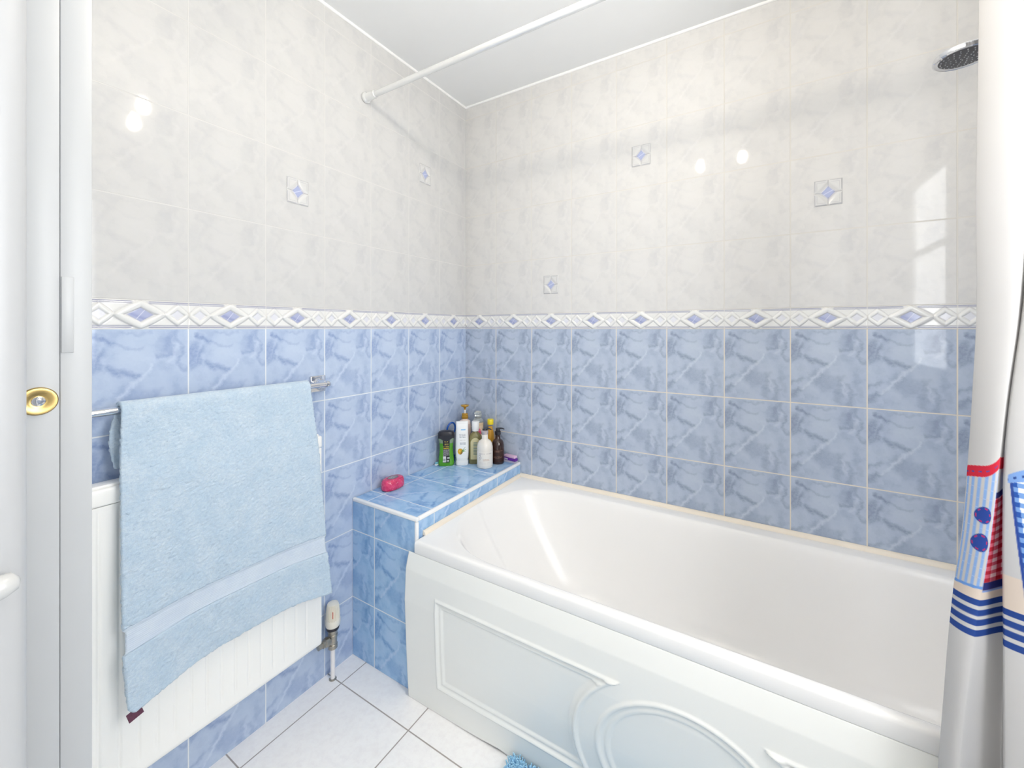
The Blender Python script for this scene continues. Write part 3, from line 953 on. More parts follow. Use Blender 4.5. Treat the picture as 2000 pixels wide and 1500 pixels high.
def crom(ts, xs, tq):
    """monotone-ish cubic (Catmull-Rom) through xs at ts"""
    m = np.zeros_like(xs)
    m[1:-1] = (xs[2:] - xs[:-2]) / (ts[2:] - ts[:-2]).reshape(-1, *([1] * (xs.ndim - 1)))
    m[0] = (xs[1] - xs[0]) / (ts[1] - ts[0]); m[-1] = (xs[-1] - xs[-2]) / (ts[-1] - ts[-2])
    i = np.clip(np.searchsorted(ts, tq, side='right') - 1, 0, len(ts) - 2)
    h = (ts[i + 1] - ts[i]); s = (tq - ts[i]) / h
    sh = (-1,) + (1,) * (xs.ndim - 1)
    h = h.reshape(sh); s = s.reshape(sh)
    return ((2 * s**3 - 3 * s**2 + 1) * xs[i] + (s**3 - 2 * s**2 + s) * h * m[i] + (-2 * s**3 + 3 * s**2) * xs[i + 1] + (s**3 - s**2) * h * m[i + 1])


def lerp_(ts, xs, tq):
    i = np.clip(np.searchsorted(ts, tq, side='right') - 1, 0, len(ts) - 2)
    s = ((tq - ts[i]) / (ts[i + 1] - ts[i])).reshape((-1,) + (1,) * (xs.ndim - 1))
    return xs[i] * (1 - s) + xs[i + 1] * s


zq = np.concatenate([np.linspace(2.072, 1.05, 60), np.linspace(1.045, .70, 290), np.linspace(.695, .22, 40)])
uq = np.concatenate([np.linspace(0, 6.2, 230), np.linspace(6.25, 13.2, 110)])
cz = crom(-np.array(ZS), np.moveaxis(ctl, 1, 0), -zq)          # (nz, 14, 2)
a_ = crom(lv_, np.moveaxis(cz, 1, 0), uq)                      # (nu, nz, 2)
bl_ = lerp_(lv_, np.moveaxis(cz, 1, 0), uq)
cur = np.moveaxis(a_ * .75 + bl_ * .25, 0, 1)                  # (nz, nu, 2)
Pc = np.concatenate([cur, np.repeat(zq[:, None, None], len(uq), 1)], -1)
# printed pattern, evaluated on the cloth: U = cloth column, Zp = height
Ug, Zp = np.meshgrid(uq, zq)
white = lin(203, 201, 199); navy = lin(28, 66, 140); red = lin(206, 30, 56); sky = lin(128, 166, 220); beige = lin(222, 206, 190); dblue = lin(36, 70, 150)
C = np.ones(Ug.shape + (3,)) * white
def put(mask, col):
    m3 = np.clip(mask, 0, 1)[..., None]
    C[:] = C * (1 - m3) + np.asarray(col) * m3
st_ = lambda d, w_=.0006: np.clip(d / w_ + .5, 0, 1)
band_ = lambda v, a, b_, w_=.0006: st_(v - a, w_) * st_(b_ - v, w_)
put(band_(Zp, .778, .829), beige)
for k in range(4): put(band_(Zp, .7685 - .015 * k, .778 - .015 * k), navy)
put(band_(Zp, .7685 - .045 - .0145, .7685 - .045 - .0145 + .0001), navy)
f1 = st_(Ug - .30, .05) * st_(2.06 - Ug, .05)                  # front of the first fold
s1 = (Ug - .6) / 1.4
f2 = st_(Ug - 2.06, .05) * st_(3.42 - Ug, .08)                 # the return of the fold and the valley
f3 = st_(Ug - 3.78, .06)
# first fold: red scalloped roof band, striped panel with two buttons
rt = .986 + .010 * s1 + .012 * np.clip(s1 - .55, 0, 1) ** 2 / .2
rb = rt - .0185
pb = .792 + .004 * s1
pan = band_(Zp, pb, rb) * f1
frac = np.mod(s1 * 5.2 + .45, 1)
strip = np.clip((np.abs(frac - .5) - .20) / .10, 0, 1)
cs = white[None, None] * (1 - strip[..., None]) + lin(140, 176, 226) * strip[..., None]
put(pan, cs)
hl = np.clip(1 - np.abs(np.mod((Zp - .79) / .0158 + .12 * s1, 1) - .5) / .045, 0, 1)
put(pan * hl * (1 - strip) * .55, lin(206, 184, 170))
put(pan * hl * strip * .5, lin(205, 222, 245))
put(band_(Zp, pb - .001, pb + .0035) * f1, lin(104, 150, 214))
put(band_(Zp, rb, rt) * f1, red)
dash = (np.mod(s1 * 4.6, 1) < .45)
put(band_(Zp, rb + .0075, rb + .0095) * f1 * dash, dblue)
Wd = .052
for (sb, zb, rbt) in ((.70, .9125, .0135), (.71, .8680, .0145)):
    dx = (s1 - sb) * Wd; dz = Zp - zb
    th = np.arctan2(dz, dx); rr = np.hypot(dx, dz) * (1 + .05 * np.sin(3 * th + 1))
    put(st_(rbt - rr, .0008), lin(34, 68, 152))
    put(st_(.0009 - np.abs(rr - rbt * .80), .0006) * (np.mod(th / (2 * np.pi) * 6, 1) < .42), lin(196, 40, 90))
# valley: red band, stripe, navy bar, red gingham, navy bar
s2 = (Ug - 2.06) / 1.7
rt2 = 1.010 - .013 * s2; rb2 = rt2 - .019
put(band_(Zp, .953, rb2) * f2, white)
put(band_(Zp, .953, rb2) * f2 * band_(s2, .45, .95, .05), lin(128, 166, 220))
put(band_(Zp, rb2, rt2) * f2, red)
put(band_(Zp, .943, .953) * f2, lin(36, 42, 108))
gx = (np.mod(s2 * 3.4, 1) < .5).astype(float); gz = (np.mod((Zp - .806) / .0128, 1) < .5).astype(float)
gcol = np.where((gx + gz)[..., None] == 2, lin(176, 20, 44), np.where((gx + gz)[..., None] == 1, lin(204, 92, 112), lin(232, 200, 204)))
put(band_(Zp, .806, .943) * f2, gcol)
put(band_(Zp, .793, .806) * f2, lin(30, 40, 108)); put(band_(Zp, .7905, .793) * f2, lin(120, 150, 210))
# second fold: pale blue roof with navy dashes, blue gingham wall narrowing downwards
s3 = (Ug - 3.78) / 1.2
roof_t = .984 + .030 * np.clip(s3 - .05, 0, 3) ** .8
roof_b = np.minimum(.972 + .018 * np.clip(s3 - .05, 0, 3), roof_t)
rm = band_(Zp, roof_b, roof_t) * st_(s3 - .05, .02) * f3
wall_l = .10 + (.975 - Zp) / .18 * .36
wm = st_(roof_b - Zp) * st_(Zp - .788) * st_(s3 - wall_l, .02) * f3
gx = np.mod((s3 - wall_l) * 3.0, 1) < .5; gz = np.mod((Zp - .788) / .0150, 1) < .5
g2 = gx.astype(int) + gz.astype(int)
gcol = np.where(g2[..., None] == 2, lin(34, 84, 168), np.where(g2[..., None] == 1, lin(120, 160, 216), lin(236, 238, 244)))
put(wm, gcol); put(wm * st_(wall_l + .07 - s3, .02), lin(40, 72, 152)); put(wm * st_(.795 - Zp), lin(40, 72, 152))
put(rm, lin(126, 164, 220))
put(rm * st_(.0018 - np.abs(Zp - (roof_t * .45 + roof_b * .55))) * (np.mod(s3 * 5.5, 1) < .4), navy)
M_cur = attr_mat('printed_curtain_fabric', rough=.75, var=.012, trans_l=.22, bump=.15, bscale=900)
curtain = thing('shower_curtain', 'white shower curtain with beach hut print gathered at right', 'shower curtain', (1.75, SY, 2.098))
cl = grid_mesh('curtain_fabric', Pc - np.array([1.75, SY, 2.098]), M_cur, curtain, C)
for k in range(7):
    j = int(np.argmin(np.abs(uq - (.6 + k * 2.05))))
    xk = Pc[0, j, 0]; yk = 0
    rp = [(xk - 1.75, .0 + .023 * math.sin(a), -.010 + .028 * math.cos(a)) for a in np.linspace(0, 2 * math.pi, 25)]
    V, F = tube_vf(rp, .0018, 8, cap=False)
    mk('curtain_ring', V, F, M_trim, curtain, 60)

# shower head --------------------------------------------------------
hx, hy, hz = 1.698, -.36, 1.828
shower = thing('rain_shower', 'round chrome shower head with grey nozzle face beside the curtain', 'shower', (hx, hy, hz))
lathe('chrome_rim', [(.0462, 0.0005), (.0490, -.001), (.0517, .001), (.0522, .005), (.0505, .011), (.044, .014), (.030, .0165), (.012, .018), (0, .018)], M_chrome, shower, 48)
M_face = mat('grey_nozzle_face', (72, 72, 76), .45, var=.15, scale=60)
nface = lathe('nozzle_face', [(.0, -.0005), (.030, -.0005), (.0460, .0008), (.0464, .003)], M_face, shower, 48)
M_noz = mat('pale_rubber_nozzle', (176, 176, 178), .5)
bm = bmesh.new()
for rr, cnt in ((.006, 5), (.014, 9), (.022, 13), (.030, 17), (.038, 22)):
    for k in range(cnt):
        a = 2 * math.pi * (k + .5 * (cnt % 4)) / cnt
        r_ = bmesh.ops.create_cone(bm, cap_ends=True, segments=6, radius1=.0010, radius2=.0014, depth=.0024)
        for v in r_['verts']: v.co += Vector((rr * math.cos(a), rr * math.sin(a), -.0010))
nz_ = mkbm('nozzles', bm, M_noz, nface, 0); nz_['kind'] = 'stuff'
tube('shower_arm', [(.034, 0, .008), (.050, 0, .016), (.075, 0, .030), (.12, 0, .042), (XR - hx - .02, 0, .045)], .0105, M_chrome, shower, 18)
mxw = Matrix.Translation((XR - hx - .002, 0, .045)) @ Matrix.Rotation(R(-90), 4, 'Y')
lathe('wall_rose', [(.028, 0), (.028, .004), (.022, .010), (.011, .014), (.0105, .025)], M_chrome, shower, 32, mx=mxw)

# ------------------------------------------------------------------ toiletries on the ledge
def face_rz(x, y):
    """rotation that turns local -Y towards the room doorway"""
    return math.atan2(cam.location.y - y, cam.location.x - x) + math.pi / 2


def patch_grid(name, fn, nu_, nv_, colf, m, parent):
    uu, vv = np.meshgrid(np.linspace(0, 1, nu_), np.linspace(0, 1, nv_))
    return grid_mesh(name, fn(uu, vv), m, parent, colf(uu, vv))


M_lab = attr_mat('printed_label', rough=.35, var=.01)


def lines_print(bg, rows, seed=1):
    """rows: (v, height, u0, u1, colour, word density)"""
    rs = np.random.default_rng(seed)
    def f(uu, vv):
        C = np.ones(uu.shape + (3,)) * lin(*bg)
        for (v, h, u0, u1, col, dens) in rows:
            on = (np.abs(vv - v) < h) & (uu > u0) & (uu < u1)
            if dens < 1:
                ph = rs.random(40) < dens
                on = on & ph[(np.clip((uu - u0) / (u1 - u0), 0, .999) * 40).astype(int)]
            C[on] = lin(*col)
        return C
    return f


LZ0 = LZ + .0006
# green shower gel
gx_, gy_ = .053, -.213
g = thing('shower_gel_bottle', 'green shower gel bottle with black cap and black label', 'shower gel', (gx_, gy_, LZ0), face_rz(gx_, gy_))
M_gel = mat('green_gel', (92, 176, 30), .18, var=.06, trans=.25, coat=.3)
M_clearg = mat('clear_plastic_top', (176, 196, 160), .12, trans=.5, coat=.3)
def gw(z): return np.interp(z, [0, .006, .03, .06, .085, .105, .125], [.033, .0365, .0355, .0315, .0300, .0325, .0375])
zz = [0, .004, .012, .03, .045, .06, .075, .09, .104]
gb = loft('gel_body', [(0, 0, z, float(gw(z)), float(gw(z)) * .5, 3.2) for z in zz] , M_gel, g)
zz2 = [.1042, .112, .120, .126]
loft('clear_shoulder', [(0, 0, z, float(gw(z)), float(gw(z)) * .5, 3.2) for z in zz2], M_clearg, g)
loft('cap', [(0, 0, .1262, .038, .020, 3.0), (0, 0, .135, .0385, .0205, 3.0), (0, 0, .148, .0375, .020, 2.8), (0, 0, .156, .033, .018, 2.6), (0, 0, .160, .020, .012, 2.4)], M_black, g)
# cap skirt point
V = [(-.030, -.0185, .128), (.030, -.0185, .128), (.030, -.0208, .142), (-.030, -.0208, .142), (0, -.0185, .112)]
mk('cap_point', [(-.030, -.0182, .128), (0, -.0182, .110), (.030, -.0182, .128), (-.030, -.0215, .130), (0, -.0200, .112), (.030, -.0215, .130), (-.03, -.0215, .14), (.03, -.0215, .14)],
   [(3, 4, 5, 7, 6), (0, 1, 4, 3), (1, 2, 5, 4), (0, 2, 1)], M_black, g, 0)
rows = [(.93, .03, .30, .70, (206, 176, 60), .9), (.80, .035, .25, .75, (190, 170, 80), .45), (.70, .03, .15, .85, (188, 166, 70), .5), (.62, .02, .05, .95, (196, 168, 40), .8)]
rows += [(.55 - .045 * k, .014, .06, .94, (170, 168, 166), .7) for k in range(6)]
rows += [(.15, .13, .06, .46, (226, 226, 224), 1), (.15, .02, .10, .42, (120, 130, 120), .8), (.09, .02, .10, .42, (120, 130, 120), .8), (.20, .03, .60, .92, (222, 222, 220), .9), (.08, .03, .55, .80, (210, 210, 208), .9)]
patch_grid('back_label', lambda a, b_: np.stack([(a - .5) * .040 * (1 - .1 * np.sin(np.pi * b_)), -gw(.016 + .104 * b_) * .5 - .0012 + .004 * (2 * a - 1) ** 4, .016 + .104 * b_], -1),
           60, 120, lines_print((34, 32, 36), rows, 3), M_lab, gb)

# white squeezy tube with an olive picture
cx_, cy_ = .112, -.170
c_ = thing('conditioner_tube', 'white squeeze bottle standing on its cap with yellow fruit picture', 'conditioner', (cx_, cy_, LZ0), face_rz(cx_, cy_))
M_wp = mat('white_bottle_plastic', (240, 240, 238), .25, var=.01)
loft('cap', [(0, 0, 0, .027, .016, 2.6), (0, 0, .002, .0285, .017, 2.6), (0, 0, .019, .0290, .0172, 2.6), (0, 0, .021, .0284, .0168, 2.6)], M_wp, c_)
bw = lambda z: np.interp(z, [.022, .035, .07, .11, .15, .185, .200], [.0260, .0290, .0310, .0305, .0290, .0280, .0275])
bd = lambda z: np.interp(z, [.022, .035, .07, .11, .15, .185, .200], [.0160, .0180, .0190, .0180, .0150, .0085, .0040])
tbd = loft('tube_body', [(0, 0, z, float(bw(z)), float(bd(z)), 2.8) for z in (.0212, .03, .045, .07, .09, .11, .13, .15, .17, .185, .195, .2015)], M_wp, c_)
def oliv(uu, vv):
    C = lines_print((241, 241, 239), [(.835, .02, .40, .80, (150, 196, 232), 1), (.70, .008, .22, .80, (170, 172, 176), .8), (.655, .010, .26, .84, (130, 134, 140), .8), (.615, .010, .26, .80, (130, 134, 140), .8), (.53, .006, .25, .8, (200, 196, 190), .7),
                                     (.45, .010, .30, .82, (150, 152, 156), .75), (.415, .010, .34, .82, (150, 152, 156), .75)], 5)(uu, vv)
    x = (uu - .34) * .052; y = (vv - .20) * .15
    r_ = np.hypot(x, y * .88)
    C[r_ < .0120] = lin(222, 170, 36)
    C[(r_ < .0120) & (x - .5 * y > .0045)] = lin(150, 112, 44)
    C[np.hypot(x + .003, y - .002) < .0035] = lin(240, 200, 90)
    for (x1, y1, x2, y2) in ((.010, .004, .024, .020), (.011, .002, .028, .010), (.010, .0, .026, .001)):
        px_, py_ = x - x1, y - y1; bx, by = x2 - x1, y2 - y1
        h = np.clip((px_ * bx + py_ * by) / (bx * bx + by * by), 0, 1)
        C[np.hypot(px_ - h * bx, py_ - h * by) < .0016 * (1.2 - h)] = lin(112, 158, 84)
    return C
patch_grid('front_print', lambda a, b_: np.stack([(a - .5) * .052, -(bd(.035 + .155 * b_) * (1 - np.abs((a - .5) * .052 / bw(.035 + .155 * b_)) ** 2.8) ** (1 / 2.8)) - .0006, .035 + .155 * b_], -1),
           80, 200, oliv, M_lab, tbd)


def pump(parent, zb, m, hs=1.0, collar=None, dirx=1.0, scale=1.0):
    s = scale
    lathe('pump_collar', [(.0135 * s, zb), (.0138 * s, zb + .002), (.0138 * s, zb + .016 * s), (.0115 * s, zb + .019 * s), (.006 * s, zb + .0195 * s)], collar or m, parent, 28)


# cream dispenser with gold pump (back corner)
px_, py_ = .066, -.090
d_ = thing('gold_pump_dispenser', 'cream soap dispenser with gold pump in the corner', 'soap dispenser', (px_, py_, LZ0), face_rz(px_, py_))
M_cream = mat('cream_pink_plastic', (232, 214, 204), .3, var=.05)
M_gold = mat('gold_plastic', (206, 158, 62), .25, metal=.55, var=.06)
loft('bottle', [(0, 0, z, rx, ry, 2.8) for z, rx, ry in ((0, .028, .020), (.004, .030, .022), (.12, .030, .022), (.165, .029, .021), (.183, .026, .018), (.190, .014, .013), (.196, .0125, .0125))], M_cream, d_)
lathe('gold_collar', [(.0155, .1945), (.0165, .196), (.0165, .206), (.0150, .2075), (.0150, .218), (.0125, .220), (.006, .2205)], M_gold, d_, 32)
lathe('stem', [(.0042, .220), (.0042, .238)], M_trim, d_, 16)
lathe('gold_pump_head', [(.0048, .2375), (.0050, .245), (.0085, .250), (.0185, .254), (.0205, .2575), (.0195, .2605), (.012, .2625), (0, .263)], M_gold, d_, 32)
patch_grid('rose_label', lambda a, b_: np.stack([(a - .5) * .044, -.0225 - .0 * a + .006 * (2 * a - 1) ** 4, .06 + .11 * b_], -1), 60, 90,
           lambda uu, vv: np.where((np.hypot(uu - .62, (vv - .66) * 2) < .16)[..., None], lin(150, 40, 70), lines_print((226, 196, 186), [(.45, .03, .2, .8, (150, 120, 110), .7), (.3, .02, .2, .8, (150, 120, 110), .7)], 8)(uu, vv)), M_lab, d_)

# clear jar bottle with peach contents and floral label
qx_, qy_ = .116, -.050
j_ = thing('peach_bath_bottle', 'clear glass stoppered bottle with peach contents in the back corner', 'bath bottle', (qx_, qy_, LZ0), face_rz(qx_, qy_))
M_peach = mat('peach_liquid', (226, 200, 166), .2, var=.08, coat=.2)
M_glass = mat('clear_plastic', (222, 226, 222), .06, trans=.75, coat=.3, var=.02)
lathe('bottle', [(.024, 0), (.0265, .003), (.0265, .168), (.0262, .176)], M_peach, j_)
lathe('clear_neck', [(.0268, .1762), (.0262, .184), (.020, .192), (.0155, .196), (.0150, .202)], M_glass, j_)
lathe('stopper', [(.0152, .2022), (.0185, .204), (.0190, .210), (.0172, .213), (.0185, .217), (.0185, .222), (.014, .228), (.006, .230), (0, .230)], M_glass, j_)
def rose(uu, vv):
    C = lines_print((230, 208, 180), [], 2)(uu, vv)
    for (u0, v0, r0, col) in ((.58, .76, .15, (226, 110, 140)), (.68, .66, .12, (214, 84, 120)), (.50, .64, .11, (236, 150, 170)), (.62, .70, .05, (190, 50, 90)), (.40, .46, .15, (74, 116, 76)), (.62, .44, .14, (60, 100, 66)), (.52, .30, .12, (96, 130, 84))):
        C[np.hypot((uu - u0), (vv - v0) * 1.3) < r0] = lin(*col)
    return C
def cyl_patch(r, z0, z1, half):
    return lambda a, b_: np.stack([r * np.sin((a - .5) * 2 * half), -r * np.cos((a - .5) * 2 * half), z0 + (z1 - z0) * b_], -1)
patch_grid('rose_label', cyl_patch(.0270, .06, .162, 1.1), 70, 90, rose, M_lab, j_)

# amber liquid bottle with white cap and arched label
ax_, ay_ = .150, -.118
a2 = thing('amber_bubble_bath', 'amber liquid bottle with white cap and arched cream label', 'bubble bath', (ax_, ay_, LZ0), face_rz(ax_, ay_))
M_amb = mat('olive_amber_liquid', (150, 142, 92), .15, var=.08, trans=.3, coat=.3)
loft('bottle', [(0, 0, z, rx, ry, ex) for z, rx, ry, ex in ((0, .029, .018, 3.2), (.003, .031, .020, 3.2), (.115, .031, .020, 3.2), (.128, .029, .0195, 2.8), (.140, .020, .016, 2.2), (.146, .0125, .0125, 2), (.152, .012, .012, 2))], M_amb, a2)
lathe('white_cap', [(.0165, .1515), (.0172, .1525), (.0172, .193), (.0160, .1955), (0, .196)], M_wp, a2)
def arch(uu, vv):
    C = np.ones(uu.shape + (3,)) * lin(198, 190, 148)
    rs = np.random.default_rng(6)
    mid = (np.abs(uu - .5) < .20)
    for k in range(9):
        on = mid & (np.abs(vv - (.78 - .07 * k)) < .017)
        C[on] = lin(96, 122, 116)
    return C
def arch_geo(a, b_):
    wv = np.where(b_ > .75, np.sqrt(np.clip(1 - ((b_ - .75) / .25) ** 2, 0, 1)), 1.0)
    return np.stack([(a - .5) * .044 * wv, -.0206 + .003 * ((a - .5) * 2 * wv) ** 4, .022 + .100 * b_], -1)
patch_grid('arched_label', arch_geo, 50, 90, arch, M_lab, a2)

# yellow capped bottle behind
yx_, yy_ = .176, -.030
y2 = thing('yellow_cap_bottle', 'orange bottle with yellow cap behind the pump bottles', 'bottle', (yx_, yy_, LZ0), face_rz(yx_, yy_))
M_or = mat('orange_liquid', (226, 168, 50), .2, var=.06, trans=.15, coat=.3)
M_yel = mat('yellow_plastic', (236, 212, 30), .3, var=.03)
lathe('bottle', [(.018, 0), (.020, .002), (.020, .105), (.017, .125), (.0105, .150), (.0095, .160)], M_or, y2)
lathe('clear_neck', [(.0100, .1602), (.0115, .162), (.0115, .1665)], M_glass, y2)
lathe('yellow_cap', [(.0140, .1670), (.0150, .168), (.0150, .190), (.0135, .1925), (0, .193)], M_yel, y2)


def pump_bottle(name, label, x, y, r, zsh, zneck, m, mcol, txt, textc, total, rot_off=0.0, cat='lotion bottle'):
    o = thing(name, label, cat, (x, y, LZ0), face_rz(x, y))
    bo_ = lathe('bottle', [(r * .90, 0), (r * .97, .0015), (r, .005), (r, zsh * .62), (r * .985, zsh * .75), (r * .90, zsh * .87), (r * .72, zsh * .96), (r * .5, zsh), (r * .40, zsh + .004), (r * .38, zneck)], m, o, 48)
    rc = max(r * .42, .0135)
    lathe('pump_collar', [(rc, zneck - .001), (rc * 1.05, zneck), (rc * 1.05, zneck + .014), (rc * .8, zneck + .017), (rc * .45, zneck + .018), (rc * .45, total - .012)], mcol, o, 28)
    # head with a long drooping nozzle
    ph_ = lathe('pump_head', [(rc * .62, total - .026), (rc * .74, total - .024), (rc * .74, total - .004), (rc * .6, total - .001), (0, total)], M_black, o, 24)
    sx_ = math.cos(rot_off); sy_ = math.sin(rot_off)
    pts = [(k_ * sx_, k_ * sy_, total - .0045 + dz) for k_, dz in ((.002, 0), (.010, .001), (.020, .0005), (.027, -.002), (.031, -.005))]
    tube('nozzle', pts, [.0048, .0042, .0034, .0028, .0020], M_black, ph_, 12)
    patch_grid('front_print', cyl_patch(r + .0004, zsh * .10, zsh * .62, 1.15), 120, 120, txt, M_lab, bo_)
    return o


M_lotion = mat('ivory_lotion_bottle', (236, 230, 220), .16, var=.02, coat=.4)
M_brown = mat('brown_bottle', (52, 28, 21), .14, var=.08, coat=.5)
M_silver = mat('silver_collar', (214, 200, 198), .2, metal=.6, var=.05)
def lot(uu, vv):
    C = lines_print((235, 229, 219), [(.86, .035, .22, .90, (190, 180, 176), .45), (.46, .02, .40, .72, (206, 176, 150), .7), (.39, .015, .40, .74, (206, 176, 150), .7), (.24, .012, .2, .8, (214, 206, 196), .7), (.16, .012, .2, .8, (214, 206, 196), .7)], 11)(uu, vv)
    for (u0, v0, r0) in ((.22, .80, .05), (.20, .68, .06), (.26, .58, .05), (.20, .48, .045)):
        C[np.abs(np.hypot((uu - u0), (vv - v0) * .7) - r0) < .010] = lin(190, 186, 184)
    return C
brn = lines_print((52, 28, 21), [(.90, .018, .25, .85, (150, 112, 96), .55), (.82, .018, .28, .62, (150, 112, 96), .6), (.44, .014, .25, .8, (140, 104, 90), .7), (.37, .014, .2, .8, (140, 104, 90), .7), (.30, .012, .3, .7, (130, 96, 84), .7)], 13)
pump_bottle('white_pump_lotion', 'white pump lotion bottle in front of the others on the ledge', .219, -.138, .0368, .124, .150, M_lotion, M_silver, lot, None, .176, .25)
pump_bottle('brown_pump_bottle', 'dark brown pump bottle with black pump beside the nail brush', .240, -.062, .0300, .112, .134, M_brown, M_black, brn, None, .165, .20)

# purple nail brush lying by the back wall
n_ = thing('nail_brush', 'purple nail brush with pink back at the right end of the ledge', 'nail brush', (.288, -.022, LZ0), R(-6))
M_pur = mat('purple_plastic', (98, 40, 150), .3, var=.05)
M_pink = mat('pale_pink_plastic', (222, 186, 214), .35, var=.03)
M_bri = mat('white_bristle', (226, 220, 234), .6)
bm = bmesh.new(); box(bm, (-.036, -.012, .0085), (.034, .012, .0225), .004, 3); nbb = mkbm('brush_body', bm, M_pur, n_)
bm = bmesh.new(); box(bm, (-.034, -.0115, .0226), (.030, .0105, .0335), .0025, 3); mkbm('pink_back', bm, M_pink, n_)
bm = bmesh.new()
for i in range(18):
    for k in range(5):
        x = -.033 + .064 * i / 17; y = -.010 + .02 * k / 4
        r_ = bmesh.ops.create_cone(bm, cap_ends=True, segments=5, radius1=.0008, radius2=.0011, depth=.0085)
        for v in r_['verts']: v.co += Vector((x, y, .0046))
br = mkbm('bristles', bm, M_bri, n_, 0); br['kind'] = 'stuff'
patch_grid('white_badge', lambda a, b_: np.stack([-.029 + .019 * a, -.01245 + 0 * a, .0125 + .0065 * b_], -1), 40, 20,
           lines_print((236, 232, 240), [(.5, .22, .12, .88, (98, 40, 150), .6)], 4), M_lab, nbb)

# toothbrush lying along the left wall, mostly behind the gel
t_ = thing('toothbrush', 'white and blue toothbrush lying behind the green gel bottle', 'toothbrush', (.016, -.222, LZ0), R(0))
M_aqua = mat('aqua_bristle', (130, 190, 214), .5)
tube('handle', [(.004, -.010, .0045), (.004, .006, .005), (.006, .03, .005), (.006, .10, .006), (.004, .16, .005)], [.0030, .0022, .0026, .0042, .0035], M_trim, t_, 12)
bm = bmesh.new(); box(bm, (-.002, -.030, .001), (.010, -.006, .0065), .0025, 3); tbh = mkbm('head', bm, M_trim, t_)
bm = bmesh.new(); box(bm, (-.0005, -.028, .0066), (.0085, -.009, .0150), .0025, 3); mkbm('bristle_pad', bm, M_aqua, tbh)

# blue looped handle standing behind the gel bottle
b_ = thing('blue_bath_brush', 'blue plastic loop poking up behind the green gel bottle', 'bath brush', (.036, -.158, LZ0), face_rz(.036, -.158) + R(25))
M_bl = mat('blue_plastic', (22, 86, 176), .25, var=.05)
pts = [(.021 * math.cos(a) + .004 * math.sin(a), 0, .152 + .031 * math.sin(a)) for a in np.linspace(-math.pi / 2, 1.5 * math.pi, 33)]
V, F = tube_vf(pts, .0042, 10)
mk('loop', V, F, M_bl, b_, 60)
tube('handle', [(0, 0, .03), (0, 0, .118)], [.006, .005], M_bl, b_, 12)
loft('brush_head', [(0, 0, .0, .018, .010, 2.5), (0, 0, .004, .020, .011, 2.5), (0, 0, .026, .020, .011, 2.5), (0, 0, .032, .010, .007, 2.3)], M_bl, b_)

# wrapped pink soap
s_ = thing('wrapped_soap', 'oval pink soap in clear wrap on the ledge near the corner trim', 'soap', (.052, -.535, LZ0), R(90))
mt, t, b = new_mat('pink_soap_wrap')
tc = t.n('ShaderNodeTexCoord')
n1 = t.noise(tc.outputs['Object'], 130.0, 5, .75); n2 = t.noise(tc.outputs['Object'], 40.0, 3, .6)
c = t.mix(t.mr(n2, .35, .65, 0, 1), s2l(208, 22, 84), s2l(232, 62, 116))
c = t.mix(t.mr(n1, .56, .68, 0, .8), c, s2l(244, 170, 196))
t.put(b.inputs['Base Color'], c); b.inputs['Roughness'].default_value = .18; b.inputs['Coat Weight'].default_value = .6
bp = t.n('ShaderNodeBump'); bp.inputs['Strength'].default_value = .7; bp.inputs['Distance'].default_value = .003
t.put(bp.inputs['Height'], n1); t.put(b.inputs['Normal'], bp.outputs[0])
M_soap = mt
sbar = loft('soap_bar', [(0, 0, z, rx, ry, 2.4) for z, rx, ry in ((0, .043, .027), (.002, .047, .030), (.010, .0495, .0325), (.026, .0485, .0315), (.035, .046, .029), (.0395, .042, .0255), (.041, .036, .021))], M_soap, s_, 56)
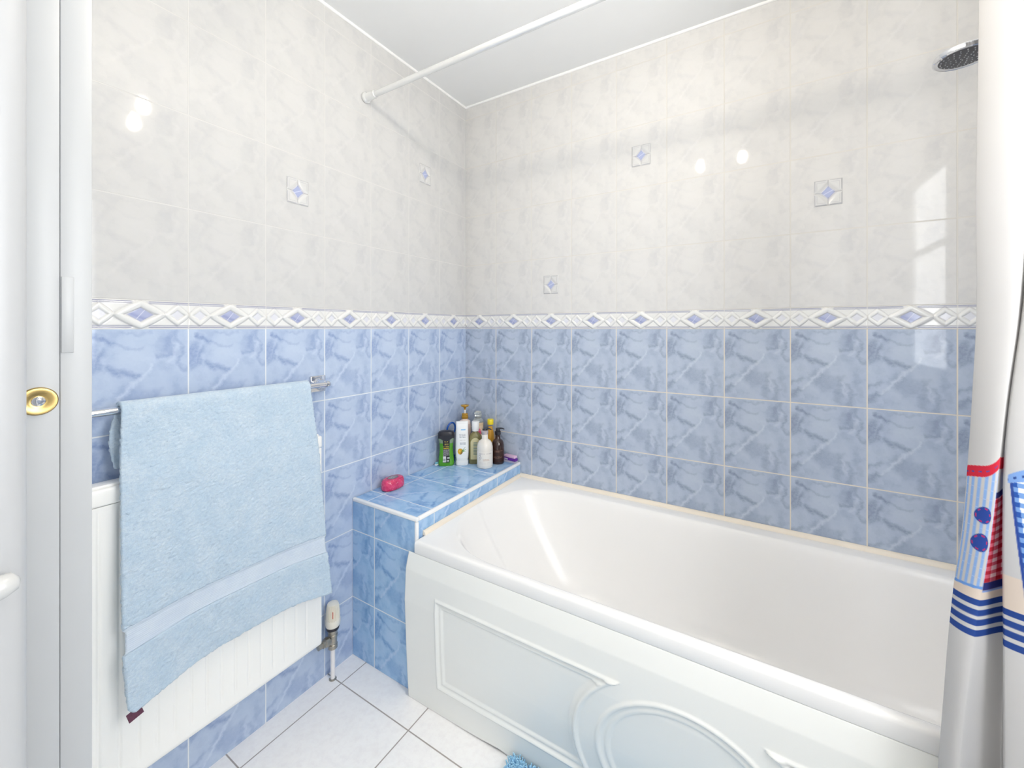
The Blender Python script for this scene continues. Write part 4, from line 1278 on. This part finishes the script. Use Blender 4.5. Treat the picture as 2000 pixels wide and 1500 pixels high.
def sealp(uu, vv):
    x, y = uu * 2 - 1, vv * 2 - 1; r_ = np.hypot(x, y); th = np.arctan2(y, x)
    C = np.ones(uu.shape + (3,)) * lin(196, 186, 188)
    C[(r_ > .86)] = lin(52, 44, 50)
    C[(r_ > .56) & (r_ < .80) & (np.mod(th * 7, 1) < .6)] = lin(52, 44, 50)
    C[(r_ > .42) & (r_ < .50)] = lin(60, 50, 56)
    C[(r_ < .34) & (np.abs(y - .3 * x) < .12)] = lin(60, 50, 56)
    return C
def disc_geo(a, b_):
    x, y = a * 2 - 1, b_ * 2 - 1
    k = np.maximum(np.abs(x), np.abs(y)) / np.maximum(np.hypot(x, y), 1e-6)
    return np.stack([x * k * .024, y * k * .016, .0414 + 0 * a], -1)
def disc_col(uu, vv):
    P_ = disc_geo(uu, vv); return sealp(P_[..., 0] / .048 + .5, P_[..., 1] / .032 + .5)
patch_grid('round_seal', disc_geo, 60, 60, disc_col, M_lab, sbar)

# ------------------------------------------------------------------ bath mat
mat_o = thing('bath_mat', 'pale blue shaggy bath mat on the floor against the bath panel', 'bath mat', (1.006, -.940, 0), R(0))
M_mat = mat('blue_shag', (166, 212, 236), .95, var=.12, scale=80, sheen=.3)
bm = bmesh.new(); box(bm, (-.295, -.24, .001), (.295, .238, .012), .005, 2); mkbm('mat_base', bm, M_mat, mat_o)
rs = random.Random(7)
V = []; F = []
for i in range(6500):
    # the near corner by the panel is seen, so tufts are densest there
    if i < 3200: x, y = -.295 + .24 * rs.random(), .238 - .13 * rs.random()
    else: x, y = -.295 + .59 * rs.random(), -.24 + .478 * rs.random()
    h_ = .012 + .012 * rs.random(); a = rs.random() * 6.28; l_ = .008 * rs.random(); r_ = .0018 + .0012 * rs.random()
    bx = len(V); tx, ty = x + l_ * math.cos(a), y + l_ * math.sin(a)
    for k in range(4):
        aa = a + k * math.pi / 2; V.append((x + r_ * math.cos(aa), y + r_ * math.sin(aa), .010))
    for k in range(4):
        aa = a + k * math.pi / 2; V.append((tx + r_ * .8 * math.cos(aa), ty + r_ * .8 * math.sin(aa), .010 + h_))
    for k in range(4): F.append((bx + k, bx + (k + 1) % 4, bx + 4 + (k + 1) % 4, bx + 4 + k))
    F.append((bx + 4, bx + 5, bx + 6, bx + 7))
pile = mk('pile', V, F, M_mat, mat_o, 0); pile['kind'] = 'stuff'
